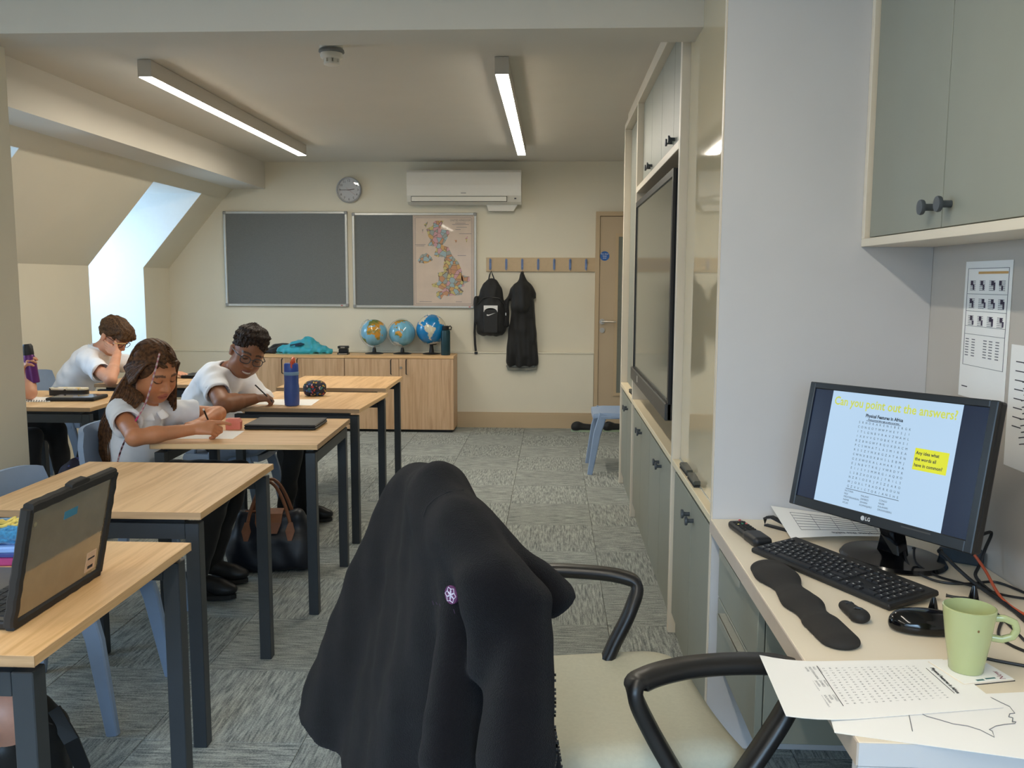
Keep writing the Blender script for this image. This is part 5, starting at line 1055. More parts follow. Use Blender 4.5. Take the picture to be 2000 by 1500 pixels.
cable('thick black power lead slanting from under the monitor', [(1835, 1075), (1868, 1108), (1905, 1140), (1960, 1178), (2010, 1215)], .0045, M_black, [.05, .03, .012, .006, .006])
# ================================================================== OFFICE CHAIR with fleece jacket
from mathutils.bvhtree import BVHTree
CC = A([.14, 1.86]); ca = math.radians(10)
t = thing('office_chair', 'office chair with pale green seat and black loop arms at the desk', 'chair', (CC[0], CC[1], 0)); ex = A([math.cos(ca), math.sin(ca), 0]); ey = A([-math.sin(ca), math.cos(ca), 0]); EZ = A([0, 0, 1])
def lc(x, y, z): return tuple(ex*x+ey*y+EZ*z)
Rc = np.stack([ex, ey, EZ], 1)
def seatp(P):
    q = P@Rc; x, y, z = q[..., 0], q[..., 1], q[..., 2]
    zc = .445+.02*(y/.25)**2-.05*np.clip((x-.12)/.14, 0, 1)**2; a = np.maximum(np.abs(x)-.19, 0); b = np.maximum(np.abs(y)-.19, 0); c_ = np.maximum(np.abs(z-zc)-.012, 0)
    return np.sqrt(a*a+b*b+(c_*1.3)**2)-.06
obj('seat_cushion', sdf_mesh('seat_cushion', [PR(seatp, (-.32, -.32, .33), (.32, .32, .56), .001, 'u')], .008), mat('pale_green_vinyl', sr(186, 182, 160), .6, var=.04, scale=120, bump=.08, bscale=700), t)
obj('seat_pan', MB().box(-.2, .2, -.19, .19, .36, .385, .02, M=rotm(rz=ca)), M_black, t)
Rj = np.stack([A([-.9, -.436, 0]), A([.436, -.9, 0]), EZ], 1)
obj('backrest', sdf_mesh('backrest', [rbox((-.2-CC[0]-.03, 1.69-CC[1]-.012, .76), (.025, .17, .19), .025, R=Rj)], .01), M_black, t)
obj('back_support', MB().bar([lc(-.1, 0, .37), lc(-.24, 0, .38), lc(-.33, 0, .46), (-.2-CC[0]-.02, 1.69-CC[1], .8)], .07, .018, up=lc(0, 1, 0)), M_black, t)
obj('gas_lift', MB().cyl((0, 0, .1), (0, 0, .37), .028, n=20), M_black, t)
for k in range(5):
    a = k*2*math.pi/5+.3; c_, s_ = math.cos(a), math.sin(a)
    lg = obj('base_leg', MB().bar([(.03*c_, .03*s_, .11), (.3*c_, .3*s_, .075)], [.06, .04], [.045, .025]), M_black, t)
    obj('caster', MB().cyl((.3*c_-.02*s_, .3*s_+.02*c_, .028), (.3*c_+.02*s_, .3*s_-.02*c_, .028), .028, n=18), M_rubber, lg)
def arm(P, name, W=.05):
    Q = []
    for i in range(len(P)-1):
        p0, p1, p2, p3 = P[max(i-1, 0)], P[i], P[i+1], P[min(i+2, len(P)-1)]
        for s in np.linspace(0, 1, 8)[:-1]: Q.append(.5*((2*p1)+(-p0+p2)*s+(2*p0-5*p1+4*p2-p3)*s*s+(-p0+3*p1-3*p2+p3)*s**3))
    Q.append(P[-1]); o = A([CC[0], CC[1], 0])
    return obj(name, MB().bar([q-o for q in Q], W*1.12, .028, up=[tuple(np.cross(A([0, -1., 0]), (Q[min(i+1, len(Q)-1)]-Q[max(i-1, 0)]))) for i in range(len(Q))], bev=.55), mat('arm_black', sr(28, 26, 25), .38, var=.05), t, sm=50)
za = .69
n1 = [onz(1330, 1530, .50), onz(1270, 1425, .60), onz(1239, 1352, .675), onz(1262, 1325, za), onz(1340, 1304, za+.004), onz(1440, 1296, za+.004), onz(1525, 1300, za), onz(1562, 1325, .675), onz(1528, 1400, .60), onz(1455, 1510, .50), onz(1420, 1560, .44)]
arm(n1, 'armrest')
f1 = [onz(1000, 1180, .60), onz(1010, 1125, .672), onz(1050, 1114, za), onz(1130, 1116, za+.003), onz(1205, 1124, za), onz(1243, 1142, .672), onz(1232, 1190, .62), onz(1203, 1250, .55), onz(1172, 1305, .485), onz(1120, 1320, .45)]
arm(f1, 'armrest', .042)
# ---- jacket
JO = A([-.2, 1.69, 0]); ud = A([-.9, -.436, 0]); vd = A([.436, -.9, 0])
def ss(x): x = np.clip(x, 0, 1); return x*x*(3-2*x)
def jacket(P):
    r = P-JO; u = r@ud; v = r@vd; z = r[..., 2]; T_ = np.clip((1.055-z)/.62, 0, 1)
    wd = .215+.20*T_**.75; vc = .03*(1-T_)+.008
    fold = (T_**.7)*(.012*np.sin(v*19+.6)+.006*np.sin(v*37+2+T_*2)+.010*np.sin(v*11-T_*3))
    uc = .02+.12*T_+fold-.21*ss((v-.14)/.26)*T_+.05*ss((-v-.1)/.3)*T_
    h = .048+.016*T_; ztop = 1.062-.10*np.clip(v/.30, -1.3, 1.3)**2-.32*np.clip(v-.02, 0, 1)
    a = np.maximum(np.abs(v-vc)-(wd-h), 0); b = np.abs(u-uc); c_ = np.maximum(z-(ztop-h), 0)
    d = np.sqrt(a*a+b*b+c_*c_)-h
    hem = .415+.03*np.clip(-v, 0, 1)
    return np.maximum(d, hem-z)*.85
def J(x, y, Y): return ony(x, y, Y)
jp = [PR(jacket, (-.85, 1.05, .37), (.30, 2.30, 1.12), .001, 'u'),
      cone(J(908, 1040, 1.48), J(968, 1150, 1.37), .045, .056, k=.05), cone(J(968, 1150, 1.37), J(940, 1305, 1.345), .056, .02, k=.02),
      cone(J(985, 1090, 1.47), J(1085, 1170, 1.47), .036, .034, k=.03), cone(J(852, 962, 1.62), J(915, 1040, 1.50), .042, .045, k=.07), half(J(1098, 1182, 1.47), J(1098, 1182, 1.47)-J(1030, 1090, 1.47), J(1098, 1182, 1.47)-.07, J(1098, 1182, 1.47)+.07),
      cone(J(900, 1160, 1.45), J(872, 1480, 1.33), .03, .045, k=.04), cone(J(1030, 1180, 1.36), J(1010, 1480, 1.26), .04, .06, k=.04)]
jme = sdf_mesh('fleece', jp, .006, disp=lambda P: .004*wob(P*A([1, 1, .4]), 26, 12)+.0016*wob(P*A([1, 1, .7]), 62, 5))
me = jme; me.transform(Matrix.Translation((-JO[0], -JO[1], 0)))
jt = thing('fleece_jacket', 'dark navy fleece jacket draped over the back of the office chair', 'jacket', (JO[0], JO[1], 0))
M_fl = mat('navy_fleece', sr(16, 15, 18), .95, var=.12, scale=220, bump=.8, bscale=650, sheen=.06, spec=.1)
fl = obj('fleece', me, M_fl, jt)
bv = BVHTree.FromPolygons([Vector(v) for v in verts(me)], [tuple(p.vertices) for p in me.polygons])
def hit(x, y):
    h_ = bv.ray_cast(Vector(CP-A([JO[0], JO[1], 0])), Vector(ray(x, y)).normalized())
    return h_[0], h_[1]
def on_jacket(pxs, off=.002):
    out = []
    for x, y in pxs:
        p, n_ = hit(x, y)
        if p is not None: out.append(tuple(p+n_*off))
    return out
p, n_ = hit(884, 1161); n2 = hit(866, 1155)[1]; n_ = (n_+n2*2).normalized() if (n_ is not None and n2 is not None) else n_
if p is not None:
    zx = Vector((0, 0, 1)).cross(n_).normalized(); zy = n_.cross(zx).normalized(); EM = frame(p+n_*.003, zx, zy)
    r = .0155; em = obj('emblem', MB().cyl(tuple(EM @ Vector((0, 0, -.004))), tuple(EM @ Vector((0, 0, .001))), r, n=28), mat('plum_thread', sr(92, 42, 84), .8, var=.1), jt)
    pet = MB()
    for k in range(6):
        a = k*math.pi/3; ca_, sa_ = math.cos(a), math.sin(a)
        pts = [(0, 0), (.004, .0035), (.009, .0045), (.0135, 0), (.009, -.0045), (.004, -.0035)]
        pet.tube([tuple(EM @ Vector((x*ca_-y*sa_, x*sa_+y*ca_, .0018))) for x, y in pts], .0007, 5, closed=True)
    obj('flower', pet, mat('white_thread', sr(206, 200, 216), .8), em)
    text('stitched_name', 'abbeymoor', .011, mat('purple_thread', sr(52, 34, 58), .8), EM @ Matrix.Translation((-.014, -.024, .0005)), em) if False else None
    st_ = MB()
    for k in range(7): st_.tube([tuple(EM @ Vector((-.045+.009*k, -.022, .0012))), tuple(EM @ Vector((-.041+.009*k, -.028+.003*(k % 2), .0012)))], .0006, 4)
    obj('stitched_lettering', st_, mat('purple_thread', sr(60, 38, 66), .8), em)
seam = on_jacket([(828, 1010), (835, 990), (850, 975), (875, 962), (905, 958), (930, 962)], .001)
if len(seam) > 3: obj('shoulder_seam', MB().tube(seam, .0018, 5), mat('dark_thread', sr(14, 14, 18), .9), jt)
# zip teeth down the near front edge
ts = MB(); VV = verts(me)
for k in range(95):
    z = .98-.0055*k-.02; sl2 = VV[(np.abs(VV[:, 2]-z) < .006)]
    if z < .5 or not len(sl2): continue
    wpos = sl2+A([JO[0], JO[1], 0]); c_ = (wpos-CP)@CM.T; sx = c_[:, 0]/c_[:, 2]
    if z > .82: continue
    q = sl2[np.argmax(sx)]; ts.box(q[0]-.0025, q[0]+.0025, q[1]-.002, q[1]+.002, q[2]-.0014, q[2]+.0014)
if ts.v: obj('zip_teeth', ts, M_black, jt)['kind'] = 'stuff'
cr_ = on_jacket([(706, 1440)]); 
c_ = J(706, 1478, 1.78)-A([JO[0], JO[1], 0]); obj('cord_ring', MB().tube([(c_[0]+.012*math.cos(a), c_[1], c_[2]+.012*math.sin(a)) for a in np.linspace(0, 6.28, 13)[:-1]], .002, 6, closed=True), M_black, jt)
# ================================================================== PEOPLE
def nrm(v): v = A(v, float); return v/np.linalg.norm(v)
def basis(fwd, roll=0.):
    f = nrm(fwd); r = nrm(np.cross(f, A([0, 0, 1.]))); u = np.cross(r, f); c, s = math.cos(roll), math.sin(roll)
    return np.stack([r*c+u*s, f, -r*s+u*c], 1)     # columns: subject right, forward, up
def head_prims(O, R, s, ears=True, open_eye=False):
    q = lambda *p: O+R@(A(p)*s)
    def E(c, r, k=.012, op='u', Rl=None): return ell(q(*c), A(r)*s, R if Rl is None else R@Rl, k, op)
    P = [E((0, -.014, .03), (.073, .092, .083)), E((0, .028, -.03), (.058, .062, .078), .03), E((0, .052, -.090), (.027, .026, .022), .03), E((0, .03, -.07), (.045, .045, .04), .03)]
    for x in (-1, 1):
        P += [E((x*.036, .050, -.036), (.026, .026, .03), .025), E((x*.046, .012, -.065), (.02, .035, .03), .03)]
        P += [E((x*.031, .089, .002), (.018, .013, .011), .012, 's'), E((x*.031, .0735, .001), (.0145, .0125, .0115), .004)]
        if ears: P += [E((x*.074, -.012, -.012), (.007, .018, .030), .006), cone(q(x*.066, -.006, -.03), q(x*.076, -.014, .0), .009*s, .01*s, .008)]
        P += [E((x*.013, .090, -.034), (.009, .010, .008), .008)]
    P += [E((0, .072, .022), (.046, .017, .013), .018), cone(q(0, .080, .008), q(0, .101, -.026), .0075*s, .0105*s, .014), E((0, .101, -.030), (.0105, .011, .0095), .008)]
    P += [E((0, .082, -.062), (.023, .011, .0065), .006), E((0, .080, -.073), (.019, .012, .0075), .006), E((0, .093, -.0675), (.021, .005, .0016), .002, 's')]
    return P
def hand_prims(w, f, n, side, s=1., curl=(.9, .9, .9, .9), thumb=(.6, .7, .35), spread=.016, tcurl=.5):
    """w wrist, f finger direction, n palm-facing normal, side +1: thumb on +cross(f,n)"""
    f = nrm(f); n = nrm(A(n)-f*(f@A(n))); l = np.cross(f, n)*side; P = []
    P += [cone(w-f*.004, w+f*.03*s, .021*s, .024*s, .01, flat=(n, .72))]
    for i in range(4):
        o = (1.5-i)*spread*s; kn = w+f*(.072-.004*abs(i-1))*s+l*o; P.append(cone(w+f*.018*s+l*o*.6, kn, .0125*s, .0105*s, .008))
        L = A([.034, .024, .019])*(.95, 1.06, 1.0, .8)[i]*s; a = 0; p = kn
        for j in range(3):
            a += curl[i]*(1.05, 1.25, .8)[j]; d = f*math.cos(a)+n*math.sin(a); p2 = p+d*L[j]; P.append(cone(p, p2, (.0088-.0009*j)*s, (.0082-.0010*j)*s, .0035)); p = p2
    b = w+f*.020*s+l*.022*s; d = nrm(f*thumb[0]+l*thumb[1]+n*thumb[2]); m = b+d*.034*s; d2 = nrm(d*(1-tcurl)+(f*.6-l*.5+n*.5)*tcurl); e = m+d2*.028*s
    P += [cone(w+f*.01*s+l*.012*s, m, .014*s, .0105*s, .008), cone(m, e, .0098*s, .0082*s, .004)]
    return P
def skin_cols(V, O, R, s, skin, lip, brow, lid=None, shadow=None):
    q = ((V-O)@R)/s; x, y, z = np.abs(q[:, 0]), q[:, 1], q[:, 2]; c = np.tile(A(skin), (len(V), 1)); c *= (1+.05*wob(V, 40, 3))[:, None]
    hd = np.sqrt((q*q).sum(1)) < .165
    def mix(m, col):
        m = (np.clip(m, 0, 1)*hd)[:, None]; c[:] = c*(1-m)+A(col)*m
    mix(.35*np.exp(-(((x-.04)/.018)**2+((z+.035)/.018)**2))*(y > .03), A(skin)*A([1.12, .8, .74]))
    mix(((y > .06) & (((x/.024)**2+((z+.068)/.0135)**2) < 1))*.8, lip)
    bz = .0285-.006*((x-.026)/.022)**2; mix(((y > .05) & (x > .011) & (x < .05) & (np.abs(z-bz) < .0042))*.85, brow)
    mix(((y > .055) & (x > .017) & (x < .046) & (np.abs(z-(-.0045+.004*((x-.031)/.015)**2)) < .0028))*.9, lid or (.02, .014, .01))
    mix(((y > .055) & (np.abs(z+.068) < .0016) & (x < .022))*.8, A(lip)*.35)
    return c
def upper(sh, el, wr, r=(.043, .036, .026)): return [cone(sh, el, r[0], r[1], .02), cone(el, el+(wr-el)*.35, r[1]*1.0, r[1]*1.02, .015), cone(el+(wr-el)*.3, wr, r[1]*1.0, r[2], .015)]
def shirt_prims(j, rad, fw, sl=.62, slr=.056, neck_r=.05, puff=0.):
    P = [cone(j['pelvis'], j['mid'], rad[0], rad[1], .03, flat=(fw, .8)), cone(j['mid'], j['chest'], rad[1], rad[2], .04, flat=(fw, .8)), cone(j['shR']*.75+j['neck']*.25, j['shL']*.75+j['neck']*.25, .06, .06, .04), cone(j['chest'], j['neck']-A([0, 0, .02]), rad[2]*.85, .062, .04)]
    cuts = []
    for s in 'RL':
        a, b = j['sh'+s], j['el'+s]; e = a+(b-a)*sl; d = nrm(b-a)
        P.append(cone(a*.92+j['chest']*.08, e+d*.03, slr+.004, slr+.004+puff, .035)); lo_, hi_ = np.minimum(a, e+d*.06)-.08, np.maximum(a, e+d*.06)+.08
        cuts.append(PR(lambda Pt, e=e, d=d, r_=slr: np.maximum(-((Pt-e)@d), _len(Pt-e-((Pt-e)@d)[..., None]*d)-(r_+.03)), e-.10, e+.10, .003, 's'))
        cuts.append(cone(a+(b-a)*(sl-.06), b, slr-.006, slr-.006, .003, 's'))
    cuts.append(cone(j['neck']-A([0, 0, .0]), j['head'], neck_r, neck_r*1.3, .006, 's'))
    return P+cuts
def legs(j, t, m_tr, bare=False):
    P = [cone(j['pelvis']+A([-.02, -.06, -.03]), j['pelvis']+A([-.02, .06, -.03]), .10, .10, .04)]
    for s, o in (('R', -1), ('L', 1)): P += [cone(j['pelvis']+A([0, .07*o, -.03]), j['kn'+s], .075, .056, .03), cone(j['kn'+s], j['an'+s]+A([0, 0, .02]), .056, .044, .02)]
    obj('trousers', sdf_mesh('trousers', P, .008, disp=lambda Q: .004*wob(Q, 35, 4)), m_tr, t)
    for s in 'RL':
        a = j['an'+s]; sh_ = obj('shoe', sdf_mesh('shoe', [cone(a+A([-.03, 0, .02]), a+A([.10, 0, -.01]), .04, .035, .03), ell(a+A([.13, 0, -.022]), (.055, .04, .03), k=.03), half(a+A([0, 0, -.05]), (0, 0, -1), a-.25, a+A([.3, .2, -.03]))], .007), M_black, t)
        obj('sole', MB().prism([(a[0]+.055+.125*math.cos(x), a[1]+.04*math.sin(x)) for x in np.linspace(0, 6.283, 25)[:-1]], max(.001, a[2]-.062), a[2]-.044), M_rubber, sh_)
def rebase(o, t):
    for c in [o]+list(o.children):
        if c.type == 'MESH': c.data.transform(Matrix.Translation(-t.location))
def finish(t):
    seen = set()
    for c in t.children_recursive:
        if c.type == 'MESH' and c.data.name not in seen: seen.add(c.data.name); c.data.transform(Matrix.Translation(-t.location))
M_skin = vcol_mat('skin', .5, .05, 90, sss=.08, bump=.03, bscale=500)
M_shirt = mat('white_cotton', sr(238, 240, 246), .85, var=.02, scale=40, bump=.06, bscale=600, sheen=.15)
M_trous = mat('black_trousers', sr(14, 14, 16), .85, var=.1, scale=60, sheen=.1)
def hair_mat(name, c0, c1, sc=90):
    m = mat(name, c0, .58, var=.0, scale=sc, spec=.22); cr = [n for n in m.node_tree.nodes if n.type == 'VALTORGB'][0]; cr.color_ramp.elements[0].color = (*c0, 1); cr.color_ramp.elements[1].color = (*c1, 1); return m
def catmull(P, n=6):
    P = [A(p, float) for p in P]; Q = []
    for i in range(len(P)-1):
        p0, p1, p2, p3 = P[max(i-1, 0)], P[i], P[i+1], P[min(i+2, len(P)-1)]
        for s in np.linspace(0, 1, n+1)[:-1]: Q.append(.5*((2*p1)+(-p0+p2)*s+(2*p0-5*p1+4*p2-p3)*s*s+(-p0+3*p1-3*p2+p3)*s**3))
    Q.append(P[-1]); return Q
def pen(label, tip, top, col, cap=None):
    t = thing('pen', label, 'pen', tuple(tip)); d = A(top)-A(tip); L = np.linalg.norm(d); e = d/L
    obj('barrel', MB().cyl(tuple(e*.012), tuple(d), .0038, .0038, n=10), col, t, sm=True); obj('nib', MB().cyl((0, 0, 0), tuple(e*.013), .0008, .0034, n=10), M_chrome, t, sm=True); obj('end_cap', MB().cyl(tuple(d), tuple(d+e*.006), .0042, .0038, n=10), cap or M_white, t)
def body(t, prims, vox, O, R, s, skin, lip, brow, relax=2):
    me = sdf_mesh('body', prims, vox, relax=relax); V = verts(me); paint(me, np.clip(skin_cols(V, O, R, s, skin, lip, brow), 0, 1)); return obj('body', me, M_skin, t)
def neck_torso(j, O, R, s, nr=.046): return [cone(j['neck']-A([0, 0, .04]), O+R@(A([0, -.02, -.05])*s), nr*1.1, nr, .025), cone(j['chest'], j['neck'], .05, .045, .03), cone(j['pelvis'], j['chest'], .07, .065, .03), cone(j['chest'], j['shR'], .04, .036, .02), cone(j['chest'], j['shL'], .04, .036, .02)]
# ---------------------------------------------------------------- the writing girl
FX = A([1., 0, 0]); s = 1.10; R = basis((.74, -.48, -.47), math.radians(-3)); O = ony(303, 724, 3.77)
j = dict(pelvis=A([-1.88, 3.82, .56]), mid=ony(262, 865, 3.80), chest=ony(272, 828, 3.80), neck=ony(283, 797, 3.81), shR=ony(234, 803, 3.73), shL=ony(338, 806, 3.97), elR=onz(263, 855, .776), elL=A([-1.60, 4.12, .782]), head=O)
j.update(knR=A([-1.46, 3.76, .52]), knL=A([-1.46, 3.99, .52]), anR=A([-1.58, 3.74, .07]), anL=A([-1.60, 3.95, .07])); wR = onz(380, 838, .79); wL = A([-1.60, 3.90, .772])
t = thing('person', 'girl in white blouse with long brown hair bent over her desk writing', 'person', (-1.85, 3.87, 0))
hR = nrm(A([.95, .18, .08]))
P = neck_torso(j, O, R, s, .043)+head_prims(O, R, s, ears=False)+upper(j['shR'], j['elR'], wR, (.041, .034, .024))+upper(j['shL'], j['elL'], wL, (.039, .033, .024))
P += hand_prims(wR, hR, (.15, .75, -.6), 1, 1.05, (.2, .75, .9, .95), (.85, .35, .35), tcurl=.3)+hand_prims(wL, (-.15, -1, 0), (-.2, 0, -1), -1, .95, (.25, .25, .3, .3))
body(t, P, .0032, O, R, s, sr(198, 132, 92), sr(176, 96, 84), sr(70, 46, 32))
sp = shirt_prims(j, (.125, .118, .112), FX, .46, .053, .044, .010)
obj('blouse', sdf_mesh('blouse', sp, .0045, disp=lambda Q: .0035*wob(Q*A([1, 1, .5]), 42, 8)+.0015*np.sin(Q[:, 1]*90+Q[:, 2]*40)), M_shirt, t)
nk = j['neck']; cf = R[:, 1]*A([1, 1, 0]); cf = nrm(cf); cs = A([-cf[1], cf[0], 0])
for sgn in (-1, 1):
    ring = []
    for k in range(9):
        a = (.08+.9*k/8)*math.pi*.62*sgn; dvec = cf*math.cos(a)+cs*math.sin(a); ring.append((nk+dvec*.052+A([0, 0, .012-.02*math.cos(a)]), nk+dvec*.098+A([0, 0, -.030-.012*math.cos(a)])))
    obj('collar', MB().grid([[tuple(a), tuple(a*.5+b*.5+A([0, 0, .009])), tuple(b)] for a, b in ring]).grid([[tuple(b-A([0, 0, .003])), tuple(a*.5+b*.5+A([0, 0, .005])), tuple(a-A([0, 0, .003]))] for a, b in ring]), M_shirt, t, sm=60)
for s_ in 'RL':   # sleeve bands
    a, b = j['sh'+s_], j['el'+s_]; e = a+(b-a)*.455; d = nrm(b-a); x = nrm(np.cross(d, A([0, 0, 1.]))); y = np.cross(x, d)
    obj('sleeve_band', MB().tube([tuple(e+x*.0545*math.cos(q)+y*.0545*math.sin(q)) for q in np.linspace(0, 6.283, 25)[:-1]], .0042, 6, closed=True), M_shirt, t, sm=60)
# hair: cap + long locks
q = lambda *p: O+R@(A(p)*s)
hp = [ell(q(0, -.020, .030), A((.083, .098, .093))*s, R, .01), ell(q(.0, -.065, -.04), A((.072, .05, .085))*s, R, .04), ell(q(0, .108, -.05), A((.078, .098, .130))*s, R, .016, 's')]
M_hair = hair_mat('brown_hair', sr(46, 30, 20), sr(112, 76, 48), 70)
cap = obj('hair', sdf_mesh('hair', hp, .004, disp=lambda Q: .0016*np.sin(((Q-O)@R)[:, 0]*260/s+4*wob(Q, 22, 4))), M_hair, t)
lk = MB(); rs = np.random.RandomState(5)
for k in range(210):
    u = rs.rand(); side = 1 if rs.rand() < .78 else -1
    top = q((.004+.02*rs.rand())*side, .082-.13*u, .098+.022*math.sin(u*3)-.035*(1-u)**3); a = (rs.rand()-.5)
    if side > 0:
        g_ = rs.rand(); jt_ = lambda: (rs.rand(3)-.5)*.014
        p1 = q(.062, .052-.12*u, .078); p2 = q(.087, .018-.085*g_, -.005); p3 = q(.080-.02*g_, -.025-.065*g_, -.075+.015*g_)
        L2 = lambda a_, b_: a_*(1-g_)+b_*g_
        m = L2(ony(276, 783, 3.67), ony(226, 765, 3.74))+jt_(); bk = L2(ony(222, 830, 3.69), ony(198, 828, 3.80))+jt_()
        e = L2(ony(228, 905, 3.72), ony(200, 908, 3.84))+jt_()*2+A([0, 0, .05*rs.rand()-.05])
        pts = [top, p1, p2, p3, m, bk, (bk+e)/2+A([-.01, 0, 0])+jt_(), e]
    else:
        p1 = q(-.062, .05-.09*u, .06); p2 = q(-.086, .02-.06*u, -.02); e = q(-.10+.02*a, .0+.05*rs.rand()-.05*u, -.165-.03*rs.rand()); pts = [top, p1, p2, e]
    Q = catmull(pts, 5); n_ = len(Q); lk.tube(Q, [.0075*(1-.55*i/(n_-1))*(.6 if i == 0 else 1)+.001 for i in range(n_)], 5, flat=.6)
o_ = obj('long_locks', lk, M_hair, t, sm=80); o_['kind'] = 'stuff'
br = catmull([q(.030, .045, .112), ony(300, 735, 3.625), ony(284, 788, 3.60), ony(263, 825, 3.585), ony(248, 852, 3.585), ony(236, 880, 3.60), ony(229, 905, 3.61)], 9)
bm_ = MB().tube(br, [.0036*(1+.25*(i % 2)) for i in range(len(br))], 6); me = bm_.mesh('hair_wrap'); V = verts(me); n_ = len(br); col = []
for i in range(len(V)):
    f_ = (i//6)/n_; c_ = sr(206, 190, 186) if (i//6) % 2 else sr(170, 90, 110)
    if .42 < f_ < .62: c_ = sr(206, 60, 120)
    if .68 < f_ < .86: c_ = sr(70, 36, 40) if (i//6) % 3 else sr(190, 150, 160)
    col.append(c_)
paint(me, A(col)); hw = obj('hair_wrap', me, vcol_mat('thread', .8, .05), t, sm=60); hw['label'] = 'pink and white braided hair wrap'
legs(j, t, M_trous); finish(t)
tip = onz(420, 852, TZ+.001); pen('pen held in the writing girl\'s hand', tip, wR+hR*.06+A([-.02, .0, .075]), M_black, M_whitepl)
# ---------------------------------------------------------------- the smiling boy with glasses
s = 1.13; R = basis((.46, -.80, -.36), math.radians(20)); O = ony(484, 688, 4.72)
j = dict(pelvis=A([-1.87, 4.93, .55]), mid=ony(402, 795, 4.80), chest=ony(422, 752, 4.76), neck=ony(446, 722, 4.76), shR=ony(413, 743, 4.63), shL=ony(487, 752, 4.95), elR=onz(436, 790, .785), elL=A([-1.62, 5.12, .60]), head=O)
j['elR'][2] = .785; wR = onz(496, 779, .782); wL = A([-1.50, 4.95, .58])
j.update(knR=A([-1.45, 4.86, .52]), knL=A([-1.45, 5.08, .52]), anR=A([-1.52, 4.84, .07]), anL=A([-1.47, 5.03, .07]))
t = thing('person', 'smiling boy in white shirt and glasses leaning on his desk', 'person', (-1.85, 4.95, 0)); hR = nrm(A([.9, .42, .05]))
P = neck_torso(j, O, R, s, .05)+head_prims(O, R, s)+upper(j['shR'], j['elR'], wR, (.05, .046, .03))+upper(j['shL'], j['elL'], wL, (.046, .042, .03))
P += hand_prims(wR, hR, (.1, .4, -.9), 1, 1.05, (.7, .85, .9, .95), (.8, .4, .3))+hand_prims(wL, (.8, -.4, -.3), (0, -.3, -1), -1, 1., (.3, .3, .35, .35))
bod = body(t, P, .0035, O, R, s, sr(146, 96, 66), sr(140, 78, 66), sr(24, 17, 13))
q = lambda *p: O+R@(A(p)*s)
obj('teeth', MB().bar([tuple(q(x, .0945-7*x*x, -.0685+9*x*x)) for x in (-.02, -.013, -.007, 0, .007, .013, .02)], .004*s, [.0028*s, .006*s, .0072*s, .0075*s, .0072*s, .006*s, .0028*s], up=tuple(R[:, 2])), mat('tooth_white', sr(206, 190, 180), .3), t)
sp = shirt_prims(j, (.15, .15, .135), FX, .60, .064, .052)
obj('tshirt', sdf_mesh('tshirt', sp, .005, disp=lambda Q: .005*wob(Q*A([1, 1, .6]), 34, 21)+.0025*np.sin(Q[:, 0]*60-Q[:, 2]*70)), M_shirt, t)
hp = [ell(q(0, -.018, .052), A((.080, .100, .086))*s, R, .01), ell(q(0, .025, .105), A((.062, .062, .034))*s, R, .02), ell(q(0, .10, -.03), A((.085, .085, .106))*s, R, .008, 's'), half(q(0, 0, .02), R@A([0, .35, -1]), O-.2, O+.2, .01)]
obj('hair', sdf_mesh('hair', hp, .0035, disp=lambda Q: .006*wob(Q, 190, 2)+.003*wob(Q, 420, 7), relax=1), hair_mat('black_curly_hair', sr(18, 13, 10), sr(58, 42, 32), 160), t)
M_gl = mat('grey_glasses_frame', sr(64, 60, 62), .3); gl = MB()
for x in (-1, 1):
    ring = [(.031*x+.0235*math.copysign(abs(math.cos(a))**.7, math.cos(a)), -.003+.0185*math.copysign(abs(math.sin(a))**.8, math.sin(a))) for a in np.linspace(0, 6.283, 25)[:-1]]
    gl.tube([tuple(q(a, .098-.10*abs(a), b)) for a, b in ring], .0021*s, 6, closed=True); gl.tube([tuple(q(.054*x, .093, .006)), tuple(q(.071*x, .07, .006)), tuple(q(.079*x, -.005, .0))], .0022*s, 6)
gl.tube([tuple(q(-.009, .098, .004)), tuple(q(0, .101, .006)), tuple(q(.009, .098, .004))], .002*s, 6); g_ = obj('glasses', gl, M_gl, t, sm=60)
for x in (-1, 1): obj('lens', MB().add([tuple(q(.031*x+.0225*math.cos(a), .0975-.10*abs(.031*x+.0225*math.cos(a)), -.003+.0175*math.sin(a))) for a in np.linspace(0, 6.283, 21)[:-1]], [tuple(range(20))]), MATS.setdefault('lens_glass', thin_glass('lens_glass', (.93, .94, .94), .15)), g_)
legs(j, t, M_trous); finish(t)
pen('black pen in the smiling boy\'s fist', wR+hR*.085+A([.02, 0, -.03]), wR+hR*.03+A([-.015, -.01, .07]), M_black, M_black)
